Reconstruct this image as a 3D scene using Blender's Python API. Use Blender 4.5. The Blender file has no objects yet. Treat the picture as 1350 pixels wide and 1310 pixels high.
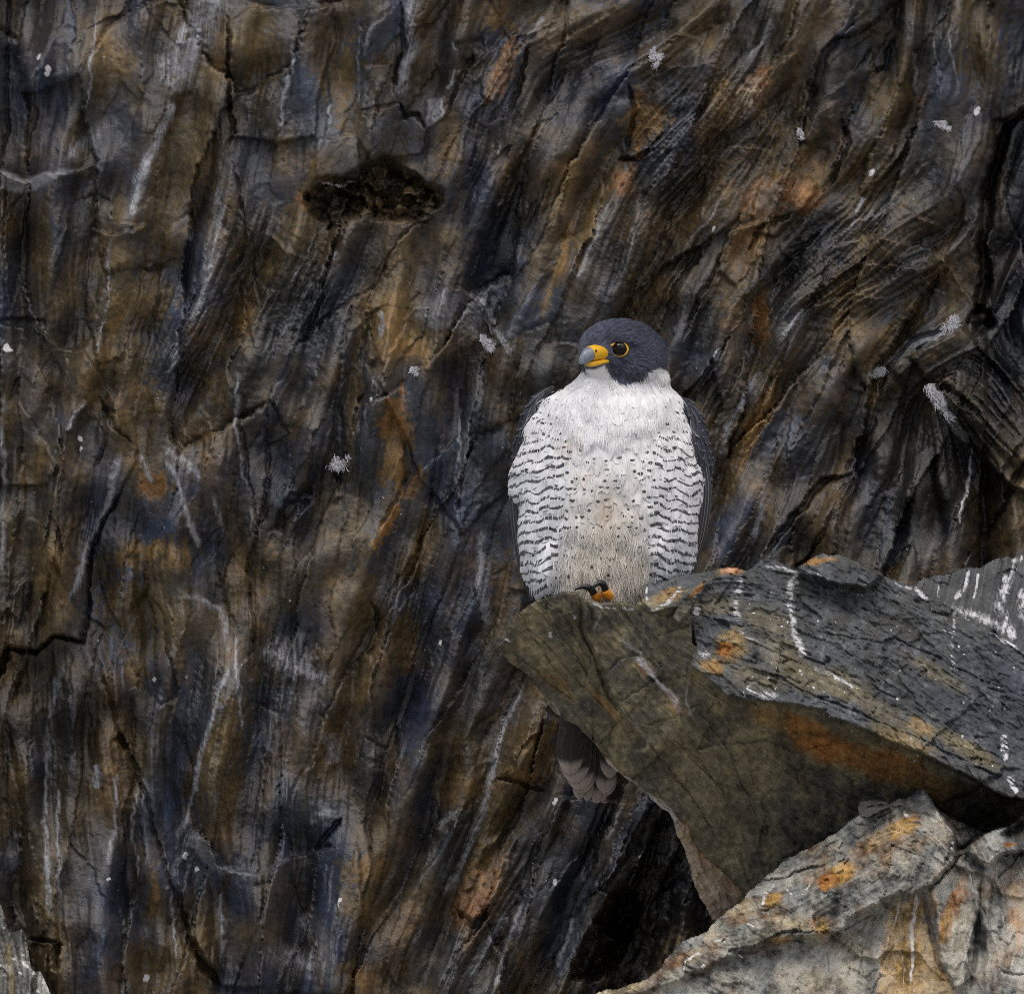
import bpy, bmesh, math, random
import numpy as np
from mathutils import Vector
from mathutils.bvhtree import BVHTree

# ------------------------------------------------------------------ camera, sky, sun, exposure
SC = bpy.context.scene
COL = SC.collection
S = 0.0007          # metres per photo pixel at the falcon's distance
D = 12.0            # camera distance
CX, CY = 675.0, 655.0

cam_d = bpy.data.cameras.new('camera')
cam = bpy.data.objects.new('camera', cam_d)
COL.objects.link(cam)
cam.location = (0, -D, 0)
cam.rotation_euler = (math.radians(90), 0, 0)
cam_d.sensor_width = 36.0
cam_d.sensor_fit = 'HORIZONTAL'
cam_d.lens = 36.0 * D / (1350 * S)
cam_d.clip_start = 0.1
cam_d.clip_end = 500
SC.camera = cam

SUN_EL, SUN_AZ = 58.0, -38.0     # azimuth: degrees from behind the camera, minus = from the left
world = bpy.data.worlds.new('World')
SC.world = world
world.use_nodes = True
wn = world.node_tree
wn.nodes.clear()
sky = wn.nodes.new('ShaderNodeTexSky')
sky.sky_type = 'NISHITA'
sky.sun_disc = False
sky.sun_elevation = math.radians(SUN_EL)
sky.sun_rotation = math.radians(180 + SUN_AZ)
sky.air_density = 1.0
sky.dust_density = 4.0
sky.ozone_density = 1.0
bg = wn.nodes.new('ShaderNodeBackground')
bg.inputs['Strength'].default_value = 0.11
wo = wn.nodes.new('ShaderNodeOutputWorld')
wn.links.new(sky.outputs['Color'], bg.inputs['Color'])
wn.links.new(bg.outputs['Background'], wo.inputs['Surface'])

sun_d = bpy.data.lights.new('sun', 'SUN')
sun_d.energy = 1.5
sun_d.angle = math.radians(30)
sun_d.color = (1.0, 0.95, 0.88)
sun = bpy.data.objects.new('sun', sun_d)
COL.objects.link(sun)
_el, _az = math.radians(SUN_EL), math.radians(SUN_AZ)
to_sun = Vector((math.sin(_az) * math.cos(_el), -math.cos(_az) * math.cos(_el), math.sin(_el)))
sun.rotation_euler = to_sun.to_track_quat('Z', 'Y').to_euler()
sun.location = to_sun * 20

SC.view_settings.view_transform = 'Standard'
SC.view_settings.look = 'None'
SC.view_settings.exposure = 0.2
SC.view_settings.gamma = 1.0
SC.view_settings.use_curve_mapping = False

SC.cycles.use_denoising = False
SC.cycles.denoising_prefilter = 'ACCURATE'
SC.cycles.filter_width = 0.95
SC.cycles.max_bounces = 6
SC.cycles.diffuse_bounces = 2
SC.cycles.glossy_bounces = 2

# ------------------------------------------------------------------ helpers
RNG = np.random.default_rng(7)
random.seed(7)


def P(px, py, y=0.0):
    k = S * (1 + y / D)
    return ((px - CX) * k, y, (CY - py) * k)


def tag(o, label=None, cat=None, group=None, kind=None):
    if label: o['label'] = label
    if cat: o['category'] = cat
    if group: o['group'] = group
    if kind: o['kind'] = kind
    return o


def empty(name, loc):
    o = bpy.data.objects.new(name, None)
    COL.objects.link(o)
    o.location = loc
    o.empty_display_size = 0.05
    return o


def mesh_obj(name, me, mat=None, parent=None):
    o = bpy.data.objects.new(name, me)
    COL.objects.link(o)
    if mat: me.materials.append(mat)
    if parent is not None:
        o.parent = parent
        # parents are plain translations: keep the mesh in world coordinates
        loc = Vector((0, 0, 0))
        p = parent
        while p is not None:
            loc += p.location
            p = p.parent
        o.location = -loc
    return o


def mesh_np(name, V, F, smooth=True):
    """V (n,3) floats, F (m,3) or (m,4) ints"""
    V = np.ascontiguousarray(V, np.float32)
    F = np.ascontiguousarray(F, np.int32)
    me = bpy.data.meshes.new(name)
    k = F.shape[1]
    me.vertices.add(len(V))
    me.vertices.foreach_set('co', V.ravel())
    me.loops.add(F.size)
    me.loops.foreach_set('vertex_index', F.ravel())
    me.polygons.add(len(F))
    me.polygons.foreach_set('loop_start', np.arange(0, F.size, k, dtype=np.int32))
    try:
        me.polygons.foreach_set('loop_total', np.full(len(F), k, np.int32))
    except Exception:
        pass
    me.polygons.foreach_set('use_smooth', np.full(len(F), smooth, bool))
    me.update(calc_edges=True)
    return me


def set_col(me, name, rgba):
    a = me.attributes.new(name, 'FLOAT_COLOR', 'POINT')
    a.data.foreach_set('color', np.ascontiguousarray(rgba, np.float32).ravel())


def smoothstep(a, b, x):
    t = np.clip((x - a) / (b - a), 0, 1)
    return t * t * (3 - 2 * t)


def perlin(x, y, seed=0):
    rs = np.random.default_rng(seed + 1000)
    perm = rs.permutation(256).astype(np.int32)
    ang = rs.random(256) * 2 * np.pi
    gx, gy = np.cos(ang).astype(np.float32), np.sin(ang).astype(np.float32)
    xi = np.floor(x).astype(np.int32); yi = np.floor(y).astype(np.int32)
    xf = (x - xi).astype(np.float32); yf = (y - yi).astype(np.float32)
    u = xf * xf * xf * (xf * (xf * 6 - 15) + 10); v = yf * yf * yf * (yf * (yf * 6 - 15) + 10)
    def g(ix, iy, dx, dy):
        h = perm[(perm[ix & 255] + iy) & 255]
        return gx[h] * dx + gy[h] * dy
    a = g(xi, yi, xf, yf); b = g(xi + 1, yi, xf - 1, yf)
    c = g(xi, yi + 1, xf, yf - 1); d = g(xi + 1, yi + 1, xf - 1, yf - 1)
    return ((a + u * (b - a)) * (1 - v) + (c + u * (d - c)) * v) * 1.5


def fbm(x, y, octv=4, seed=0, gain=0.5, ridged=False):
    s = 0; a = 1.0; tot = 0
    for i in range(octv):
        n = perlin(x, y, seed + i * 17)
        if ridged: n = 1 - 2 * np.abs(n)
        s = s + a * n; tot += a
        a *= gain; x = x * 2.03 + 11.3; y = y * 2.03 + 5.7
    return (s / tot).astype(np.float32)


def worley(x, y, seed=0):
    rs = np.random.default_rng(seed + 77)
    tab = rs.random((64, 64, 5)).astype(np.float32)
    xi = np.floor(x).astype(np.int32); yi = np.floor(y).astype(np.int32)
    f1 = np.full(x.shape, 9, np.float32); f2 = f1.copy(); h = np.zeros_like(f1); worley.rnd = np.zeros_like(f1)
    for j in (-1, 0, 1):
        for i in (-1, 0, 1):
            c = tab[(yi + j) & 63, (xi + i) & 63]
            dx = xi + i + c[..., 0] - x; dy = yi + j + c[..., 1] - y
            d = np.sqrt(dx * dx + dy * dy)
            near = d < f1
            f2 = np.where(near, f1, np.minimum(f2, d))
            h = np.where(near, c[..., 2] - .5 + (c[..., 3] - .5) * 1.6 * dx + (c[..., 4] - .5) * 1.6 * dy, h)
            worley.rnd = np.where(near, c[..., 3] + c[..., 4] - 1, worley.rnd)
            f1 = np.where(near, d, f1)
    return f1, f2 - f1, h


def poly_sdf(X, Y, poly):
    """signed distance, positive inside"""
    p = np.asarray(poly, np.float32)
    d2 = np.full(X.shape, 1e12, np.float32); ins = np.zeros(X.shape, bool)
    n = len(p)
    for i in range(n):
        ax, ay = p[i]; bx, by = p[(i + 1) % n]
        ex, ey = bx - ax, by - ay
        L = ex * ex + ey * ey + 1e-9
        wx, wy = X - ax, Y - ay
        t = np.clip((wx * ex + wy * ey) / L, 0, 1)
        dx, dy = wx - ex * t, wy - ey * t
        d2 = np.minimum(d2, dx * dx + dy * dy)
        if ay != by:
            c = (Y >= min(ay, by)) & (Y < max(ay, by)) & (X < ax + (Y - ay) * ex / (ey if ey else 1e-9))
            ins ^= c
    d = np.sqrt(d2)
    return np.where(ins, d, -d)


def line_dist(X, Y, pts):
    """distance to a polyline, signed distance (positive left of travel in image axes), parameter 0..1"""
    p = np.asarray(pts, np.float32)
    seg = np.hypot(*(p[1:] - p[:-1]).T); cum = np.concatenate([[0], np.cumsum(seg)])
    d2 = np.full(X.shape, 1e12, np.float32); T = np.zeros_like(d2); sg = np.ones_like(d2)
    for i in range(len(p) - 1):
        ex, ey = p[i + 1] - p[i]; L = ex * ex + ey * ey + 1e-9
        wx, wy = X - p[i][0], Y - p[i][1]
        t = np.clip((wx * ex + wy * ey) / L, 0, 1)
        dx, dy = wx - ex * t, wy - ey * t
        q = dx * dx + dy * dy
        m = q < d2
        d2 = np.where(m, q, d2)
        T = np.where(m, (cum[i] + t * seg[i]) / cum[-1], T)
        sg = np.where(m, np.sign(ex * wy - ey * wx), sg)
    return np.sqrt(d2), sg, T


class Field:
    """a raster over a rock face, in photo pixels: relief h (in pixels, + towards the viewer) and mineral channels"""
    CH = ('rust', 'hue', 'pale', 'white', 'blue', 'dark', 'tone', 'fol')

    def __init__(s, x0, x1, y0, y1, step, seed, warp=6.0):
        s.step, s.seed = step, seed
        s.xs = np.arange(x0, x1 + step * .5, step, dtype=np.float32)
        s.ys = np.arange(y0, y1 + step * .5, step, dtype=np.float32)
        s.X, s.Y = np.meshgrid(s.xs, s.ys)
        X, Y = s.X, s.Y
        s.XW = X + warp * fbm(X / 46, Y / 46, 4, seed + 1) + .28 * warp * perlin(X / 9, Y / 9, seed + 5)
        s.YW = Y + warp * fbm(X / 46, Y / 46, 4, seed + 2) + .28 * warp * perlin(X / 9, Y / 9, seed + 6)
        s.h = np.zeros_like(X)
        s.n1 = fbm(X / 38, Y / 38, 4, seed + 3)
        s.n2 = fbm(X / 9, Y / 9, 3, seed + 4)
        for c in s.CH: setattr(s, c, np.zeros_like(X))

    def win(s, pts, pad):
        p = np.asarray(pts, np.float32)
        i0 = max(0, int((p[:, 0].min() - pad - s.xs[0]) / s.step)); i1 = min(len(s.xs), int((p[:, 0].max() + pad - s.xs[0]) / s.step) + 2)
        j0 = max(0, int((p[:, 1].min() - pad - s.ys[0]) / s.step)); j1 = min(len(s.ys), int((p[:, 1].max() + pad - s.ys[0]) / s.step) + 2)
        return (slice(j0, max(j1, j0)), slice(i0, max(i1, i0)))

    def flow(s, ctrl, sigma=130):
        c2 = np.zeros_like(s.X); s2 = np.zeros_like(s.X)
        for x, y, dx, dy in ctrl:
            w = np.exp(-((s.X - x) ** 2 + (s.Y - y) ** 2) / (2 * sigma * sigma)) + 1e-7
            a = 2 * math.atan2(dy, dx)
            c2 += w * math.cos(a); s2 += w * math.sin(a)
        a = .5 * np.arctan2(s2, c2) + .42 * fbm(s.X / 70, s.Y / 70, 3, s.seed + 9)
        s.fx, s.fy = np.cos(a).astype(np.float32), np.sin(a).astype(np.float32)

    def lic(s, specs):
        """specs: list of (noise, half length in cells); foliation streaks along the flow"""
        ny, nx = s.X.shape
        J, I = np.mgrid[0:ny, 0:nx].astype(np.float32)
        acc = [sp[0].copy() for sp in specs]; cnt = [1.0] * len(specs)
        L = max(sp[1] for sp in specs)
        for sgn in (1, -1):
            x, y = I.copy(), J.copy()
            px, py = s.fx * sgn, s.fy * sgn
            for k in range(1, L + 1):
                x += px; y += py
                ix = np.clip(np.rint(x), 0, nx - 1).astype(np.int32); iy = np.clip(np.rint(y), 0, ny - 1).astype(np.int32)
                vx, vy = s.fx[iy, ix], s.fy[iy, ix]
                f = np.where(vx * px + vy * py < 0, -1, 1).astype(np.float32)
                px, py = vx * f, vy * f
                for q, (n, l) in enumerate(specs):
                    if k <= l:
                        acc[q] += n[iy, ix]; cnt[q] += 1
        out = []
        for q in range(len(specs)):
            a = acc[q] / cnt[q]; a -= a.mean(); a /= a.std() + 1e-9
            out.append(a.astype(np.float32))
        return out

    def foliate(s, lf=14, lm=45, lc=70, sm=7.0, scn=24.0):
        r = np.random.default_rng(s.seed)
        w = r.random(s.X.shape).astype(np.float32)
        s.lf, s.lm, s.lc, s.lb = s.lic([(w, lf), (perlin(s.X / sm, s.Y / sm, s.seed + 21), lm), (perlin(s.X / scn, s.Y / scn, s.seed + 22), lc), (perlin(s.X / (scn * 2.4), s.Y / (scn * 2.4), s.seed + 23), lc)])

    def stain(s, ch, cx, cy, rx, ry, ang=0, amt=.8, hue=None, rough=.55):
        R = max(rx, ry) * 1.7
        w = s.win([(cx, cy)], R)
        X, Y = s.XW[w] - cx, s.YW[w] - cy
        a = math.radians(ang); ca, sa = math.cos(a), math.sin(a)
        r = np.sqrt(((X * ca + Y * sa) / rx) ** 2 + ((-X * sa + Y * ca) / ry) ** 2)
        m = smoothstep(1.25, .45, r + rough * (.7 * s.n1[w] + .6 * s.n2[w] + .16 * s.lm[w])) * amt
        A = getattr(s, ch)
        A[w] = np.maximum(A[w], m)
        if hue is not None: s.hue[w] += (hue - s.hue[w]) * np.clip(m * 1.3, 0, 1)

    def area(s, ch, poly, amt=.8, soft=8, hue=None, rough=.5):
        w = s.win(poly, soft * 2 + 10)
        sd = poly_sdf(s.XW[w], s.YW[w], poly)
        m = smoothstep(-soft, soft, sd + soft * rough * (s.n1[w] * 1.2 + s.n2[w])) * amt
        A = getattr(s, ch)
        A[w] = np.maximum(A[w], m)
        if hue is not None: s.hue[w] += (hue - s.hue[w]) * np.clip(m * 1.3, 0, 1)

    def streak(s, ch, pts, wd, amt=.6, broken=.6, relief=0.0, hue=None):
        w = s.win(pts, wd * 3 + 14)
        d, sg, t = line_dist(s.XW[w], s.YW[w], pts)
        tp = smoothstep(0, .12, t) * smoothstep(1, .85, t)
        k = np.clip(1 - broken * (.5 + 1.1 * s.n1[w] + 1.0 * s.n2[w] - .35 * s.lf[w]), 0, 1.15)
        m = np.exp(-(d / (wd * (.5 + .5 * tp) * np.clip(1 + .9 * s.n1[w] + .5 * s.n2[w], .35, 2))) ** 2) * amt * tp * k
        A = getattr(s, ch)
        A[w] = np.maximum(A[w], m)
        if hue is not None: s.hue[w] += (hue - s.hue[w]) * np.clip(m * 1.3, 0, 1)
        if relief: s.h[w] += relief * m

    def crack(s, pts, wd, depth):
        w = s.win(pts, wd * 3 + 14)
        d, sg, t = line_dist(s.XW[w], s.YW[w], pts)
        tp = .35 + .65 * smoothstep(0, .15, t) * smoothstep(1, .85, t)
        s.h[w] -= depth * tp * np.exp(-(d / (wd * tp)) ** 4)

    def scarp(s, pts, height, fall, edge=1.5):
        """raised on the right-hand side of travel (image axes: travelling right, raised below), decaying"""
        w = s.win(pts, fall * 3 + 14)
        d, sg, t = line_dist(s.XW[w], s.YW[w], pts)
        sd = d * sg
        tp = smoothstep(0, .1, t) * smoothstep(1, .9, t)
        s.h[w] += height * tp * smoothstep(-edge, edge, sd) * np.exp(-np.maximum(sd, 0) / fall)

    def plate(s, poly, raise_, edge=2.0, tx=0.0, ty=0.0):
        w = s.win(poly, edge * 3 + 12)
        sd = poly_sdf(s.XW[w], s.YW[w], poly)
        p = np.asarray(poly); c = p.mean(0)
        s.h[w] += smoothstep(-edge, edge, sd) * (raise_ + tx * (s.X[w] - c[0]) + ty * (s.Y[w] - c[1]))

    def hollow(s, poly, depth, edge=8.0, rough=.6):
        w = s.win(poly, edge * 2 + 12)
        sd = poly_sdf(s.XW[w], s.YW[w], poly) + rough * edge * (s.n2[w] + s.n1[w])
        s.h[w] -= depth * smoothstep(-edge * .4, edge * 1.6, sd) * np.clip(.85 + .7 * s.n1[w], .45, 1.3)

    def minerals(s, idx=None):
        a = np.stack([s.rust, s.hue, s.pale, s.white], -1).reshape(-1, 4)
        b = np.stack([s.blue, s.dark, np.clip(s.tone, 0, 1), np.ones_like(s.tone)], -1).reshape(-1, 4)
        return np.clip(a, 0, 1), np.clip(b, 0, 1)


def terrace(t, sharp=.22):
    f = np.floor(t)
    return f + smoothstep(1 - sharp, 1, t - f)


def rock_material(name, dark, mid, pale, blue, ramp, white=(.72, .72, .74), rough=.62, bump=.5, spec=.35, fine=1.0):
    m = bpy.data.materials.new(name)
    m.use_nodes = True
    nt = m.node_tree; N = nt.nodes; L = nt.links
    bs = N['Principled BSDF']
    A = N.new('ShaderNodeAttribute'); A.attribute_name = 'mineral'
    B = N.new('ShaderNodeAttribute'); B.attribute_name = 'shade'
    sa = N.new('ShaderNodeSeparateColor'); L.new(A.outputs['Color'], sa.inputs[0])
    sb = N.new('ShaderNodeSeparateColor'); L.new(B.outputs['Color'], sb.inputs[0])
    tc = N.new('ShaderNodeTexCoord')
    def noise(scale, det=6, rou=.6):
        n = N.new('ShaderNodeTexNoise'); n.inputs['Scale'].default_value = scale
        n.inputs['Detail'].default_value = det; n.inputs['Roughness'].default_value = rou
        L.new(tc.outputs['Object'], n.inputs['Vector']); return n.outputs['Fac']
    def math_(op, a, b):
        n = N.new('ShaderNodeMath'); n.operation = op
        for i, v in enumerate((a, b)):
            if isinstance(v, (int, float)): n.inputs[i].default_value = v
            else: L.new(v, n.inputs[i])
        n.use_clamp = False
        return n.outputs[0]
    def mix(f, a, b):
        n = N.new('ShaderNodeMix'); n.data_type = 'RGBA'
        if isinstance(f, (int, float)): n.inputs[0].default_value = f
        else: L.new(f, n.inputs[0])
        for i, v in ((6, a), (7, b)):
            if isinstance(v, tuple): n.inputs[i].default_value = (*v, 1)
            else: L.new(v, n.inputs[i])
        return n.outputs[2]
    nf = noise(760, 5, .75)
    ng = noise(170, 6, .65)
    nb = noise(42, 5, .6)
    tone = math_('ADD', sb.outputs[2], math_('MULTIPLY', math_('SUBTRACT', nf, .5), .9 * fine))
    tone = math_('ADD', tone, math_('MULTIPLY', math_('SUBTRACT', ng, .5), .7 * fine))
    tn = N.new('ShaderNodeClamp'); L.new(tone, tn.inputs[0])
    base = mix(tn.outputs[0], dark, mid)
    base = mix(sb.outputs[0], base, mix(tn.outputs[0], tuple(c * .35 for c in blue), blue))
    rr = N.new('ShaderNodeValToRGB')
    hue = math_('ADD', sa.outputs[1], math_('MULTIPLY', math_('SUBTRACT', nb, .5), .3))
    L.new(hue, rr.inputs[0])
    els = rr.color_ramp.elements
    els[0].position, els[0].color = ramp[0][0], (*ramp[0][1], 1)
    els[1].position, els[1].color = ramp[-1][0], (*ramp[-1][1], 1)
    for p_, c_ in ramp[1:-1]:
        e = els.new(p_); e.color = (*c_, 1)
    rk = N.new('ShaderNodeMix'); rk.data_type = 'RGBA'; rk.blend_type = 'MULTIPLY'; rk.inputs[0].default_value = 1
    L.new(rr.outputs[0], rk.inputs[6])
    gv = math_('ADD', math_('MULTIPLY', tn.outputs[0], 1.1), .35)
    cmb = N.new('ShaderNodeCombineColor')
    for i in range(3): L.new(gv, cmb.inputs[i])
    L.new(cmb.outputs[0], rk.inputs[7])
    fr = N.new('ShaderNodeClamp')
    L.new(math_('MULTIPLY', sa.outputs[0], math_('ADD', math_('MULTIPLY', ng, 1.3), .35)), fr.inputs[0])
    base = mix(fr.outputs[0], base, rk.outputs[2])
    fp = N.new('ShaderNodeMapRange'); fp.interpolation_type = 'SMOOTHSTEP'; fp.inputs[1].default_value = .06; fp.inputs[2].default_value = .95
    L.new(math_('MULTIPLY', sa.outputs[2], math_('ADD', math_('ADD', math_('MULTIPLY', nf, 1.8), math_('MULTIPLY', ng, 1.0)), -.4)), fp.inputs[0])
    base = mix(fp.outputs[0], base, pale)
    fd = N.new('ShaderNodeClamp'); L.new(math_('MULTIPLY', sb.outputs[1], 1.0), fd.inputs[0])
    base = mix(fd.outputs[0], base, tuple(c * .55 for c in dark))
    fw = N.new('ShaderNodeMapRange'); fw.interpolation_type = 'SMOOTHSTEP'; fw.inputs[1].default_value = .18; fw.inputs[2].default_value = .78
    wsum = math_('MULTIPLY', A.outputs['Alpha'], math_('ADD', math_('ADD', math_('ADD', math_('MULTIPLY', ng, 1.5), math_('MULTIPLY', nf, 1.2)), math_('MULTIPLY', nb, .9)), -.85))
    L.new(wsum, fw.inputs[0])
    base = mix(fw.outputs[0], base, white)
    L.new(base, bs.inputs['Base Color'])
    bs.inputs['Specular IOR Level'].default_value = spec
    rg = math_('ADD', math_('ADD', math_('MULTIPLY', ng, .5), rough - .25), math_('MULTIPLY', fr.outputs[0], .18))
    L.new(rg, bs.inputs['Roughness'])
    bp = N.new('ShaderNodeBump'); bp.inputs['Strength'].default_value = bump; bp.inputs['Distance'].default_value = .0016
    hsum = math_('ADD', math_('MULTIPLY', nf, .6), math_('MULTIPLY', ng, 1.2))
    L.new(hsum, bp.inputs['Height'])
    L.new(bp.outputs[0], bs.inputs['Normal'])
    return m


def simple_material(name, col, rough=.5, spec=.4, noise_amt=.0, scale=300, sheen=0):
    m = bpy.data.materials.new(name); m.use_nodes = True
    nt = m.node_tree; N = nt.nodes; L = nt.links; bs = N['Principled BSDF']
    bs.inputs['Roughness'].default_value = rough; bs.inputs['Specular IOR Level'].default_value = spec
    tc = N.new('ShaderNodeTexCoord'); n = N.new('ShaderNodeTexNoise'); n.inputs['Scale'].default_value = scale
    n.inputs['Detail'].default_value = 4
    L.new(tc.outputs['Object'], n.inputs['Vector'])
    r = N.new('ShaderNodeValToRGB')
    r.color_ramp.elements[0].position = .3; r.color_ramp.elements[1].position = .7
    r.color_ramp.elements[0].color = (*[c * (1 - noise_amt) for c in col], 1)
    r.color_ramp.elements[1].color = (*[min(1, c * (1 + noise_amt)) for c in col], 1)
    L.new(n.outputs['Fac'], r.inputs[0]); L.new(r.outputs[0], bs.inputs['Base Color'])
    return m


def solid_from_field(name, F, poly, depth_f, back_f, mat, parent=None, rim=10.0, jag=4.0, rimdepth=12.0):
    """a boulder: the front surface has its own depth everywhere, the outline is carried back to back_f as rough sides"""
    st = F.step
    # jagged outline
    sd = poly_sdf(F.X + jag * F.n1 * 1.6 + jag * .5 * F.n2, F.Y + jag * fbm(F.X / 30, F.Y / 30, 4, F.seed + 60) * 1.6 + jag * .4 * F.n2, poly)
    gy, gx = np.gradient(sd, st)
    gl = np.maximum(np.hypot(gx, gy), .3); gx, gy = gx / gl / gl, gy / gl / gl
    inside = sd > -st * .25
    c = inside[:-1, :-1] & inside[1:, :-1] & inside[:-1, 1:] & inside[1:, 1:]
    # largest region only: drop stray cells
    for _ in range(2):
        nb = np.zeros(c.shape, np.int8)
        nb[1:] += c[:-1]; nb[:-1] += c[1:]; nb[:, 1:] += c[:, :-1]; nb[:, :-1] += c[:, 1:]
        c &= nb >= 2
    ny, nx = F.X.shape
    used = np.zeros((ny, nx), bool)
    used[:-1, :-1] |= c; used[1:, :-1] |= c; used[:-1, 1:] |= c; used[1:, 1:] |= c
    cnt = np.zeros((ny, nx), np.int8)
    cnt[:-1, :-1] += c; cnt[1:, :-1] += c; cnt[:-1, 1:] += c; cnt[1:, 1:] += c
    bnd = used & (cnt < 4)
    PX = F.X.copy(); PY = F.Y.copy()
    mv = np.clip(sd, -st * 1.5, st * 1.5)
    PX[bnd] -= (mv * gx)[bnd]; PY[bnd] -= (mv * gy)[bnd]
    dep = depth_f - F.h * S                       # metres, smaller = nearer
    e = np.clip(1 - np.maximum(sd, 0) / rim, 0, 1)
    dep = dep + rimdepth * S * (1 - np.sqrt(np.maximum(1 - e * e, 0)))
    vid = np.full((ny, nx), -1, np.int32); vid[used] = np.arange(used.sum())
    k = S * (1 + dep / D)
    V = np.stack([(PX - CX) * k, dep, (CY - PY) * k], -1)[used]
    q = np.stack([vid[:-1, :-1], vid[1:, :-1], vid[1:, 1:], vid[:-1, 1:]], -1)[c]
    ma, mb = F.minerals()
    ma = ma.reshape(ny, nx, 4)[used]; mb = mb.reshape(ny, nx, 4)[used]
    # boundary edges (directed)
    E = {}
    es = np.concatenate([q[:, [0, 1]], q[:, [1, 2]], q[:, [2, 3]], q[:, [3, 0]]])
    key = es[:, 0].astype(np.int64) * (1 << 31) + es[:, 1]
    rev = es[:, 1].astype(np.int64) * (1 << 31) + es[:, 0]
    be = es[~np.isin(key, rev)]
    nxt = {}
    for a, b in be: nxt.setdefault(int(a), []).append(int(b))
    loops = []
    while nxt:
        a = next(iter(nxt)); lp = [a]
        while True:
            l = nxt.get(lp[-1])
            if not l: break
            b = l.pop()
            if not l: del nxt[lp[-1]]
            if b == lp[0]: break
            lp.append(b)
        if len(lp) > 60: loops.append(lp)
    fx = (PX[used], PY[used]); yb_all = back_f[used]; gxa, gya = gx[used], gy[used]
    Vs = [V]; Qs = [q]; As = [ma]; Bs = [mb]; off = len(V); caps = []
    for lp in loops:
        lp = np.array(lp[::-1]); n = len(lp)
        lx, ly = fx[0][lp], fx[1][lp]
        y0 = V[lp, 1]; y1 = np.maximum(yb_all[lp], y0 + .01)
        prev = lp
        K = 30
        ar = np.arange(n) * st
        for r in range(1, K + 1):
            t = (r / K) ** 1.3
            y = y0 + (y1 - y0) * t
            nz = fbm(ar / 45, y / S / 45, 5, F.seed + 90)
            o = (9 * nz + 5 * fbm(ar / 14, y / S / 14, 3, F.seed + 91, .5, True)) * min(1, r / 4); o = np.minimum(o - 6 * min(1, r / 4), 0) - 3.0 * (t ** 3) - (12 if r == K else 0)
            nx_, ny_ = gxa[lp], gya[lp]
            px = lx - nx_ * o; py = ly - ny_ * o
            kk = S * (1 + y / D)
            Vs.append(np.stack([(px - CX) * kk, y, (CY - py) * kk], -1))
            ids = np.arange(off, off + n)
            Qs.append(np.stack([prev, ids, np.roll(ids, -1), np.roll(prev, -1)], -1))
            fd = math.exp(-r / 3)
            a2 = ma[lp] * np.array([.7, 1, fd, fd])[None]; a2[:, 0] = np.clip(a2[:, 0] + .4 * nz, 0, 1)
            b2 = mb[lp].copy(); b2[:, 2] = np.clip(.45 * (1 - fd) + fd * b2[:, 2] + .6 * nz, 0, 1); b2[:, 1] *= fd
            As.append(a2); Bs.append(b2)
            prev = ids; off += n
        caps.append(prev)
    V = np.concatenate(Vs); Q = np.concatenate(Qs)
    # caps: fan to a centre point, slightly domed
    fan = []
    Vx = []
    for pr in caps:
        cpt = V[pr].mean(0); cpt[1] = V[pr, 1].mean()
        ci = len(V) + len(Vx); Vx.append(cpt)
        a = pr; b = np.roll(pr, -1)
        fan.append(np.stack([a, np.full(len(a), ci), np.full(len(a), ci), b], -1))
    me_V = np.concatenate([V, np.array(Vx, np.float32).reshape(-1, 3)])
    A = np.concatenate(As + [np.zeros((len(Vx), 4))]); B = np.concatenate(Bs + [np.full((len(Vx), 4), .4)])
    tris = np.concatenate([np.concatenate([Q[:, [0, 1, 2]], Q[:, [0, 2, 3]]])] + [np.stack([f[:, 0], f[:, 1], f[:, 3]], -1) for f in fan])
    me = mesh_np(name, me_V, tris)
    set_col(me, 'mineral', A); set_col(me, 'shade', B)
    return mesh_obj(name, me, mat, parent)


def plane3(F, p1, p2, p3):
    a = np.array([[p[0], p[1], 1] for p in (p1, p2, p3)], float)
    c = np.linalg.solve(a, np.array([p[2] for p in (p1, p2, p3)], float))
    return (c[0] * F.X + c[1] * F.Y + c[2]).astype(np.float32)


def facet(F, depth, poly, pl, soft=2.0):
    w = F.win(poly, soft * 3 + 14)
    m = smoothstep(-soft, soft, poly_sdf(F.XW[w], F.YW[w], poly))
    depth[w] += (pl[w] - depth[w]) * m

# ------------------------------------------------------------------ unseen ground far below, added to bounce light onto the overhang
gm = simple_material('scree', (.34, .325, .29), .9, .2, .5, 6)
g = np.array([[-120, -120, -4.5], [120, -120, -4.5], [120, 1.2, -4.5], [-120, 1.2, -4.5]], float)
ground = mesh_obj('ground', mesh_np('ground', g, np.array([[0, 1, 2, 3]])), gm)
tag(ground, 'unseen pale stony ground added below the cliff to bounce light', 'ground', kind='structure')

RAMP = [(0.0, (.048, .035, .019)), (.3, (.150, .100, .033)), (.55, (.28, .16, .050)), (.75, (.30, .115, .030)), (1.0, (.40, .335, .23))]

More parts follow.
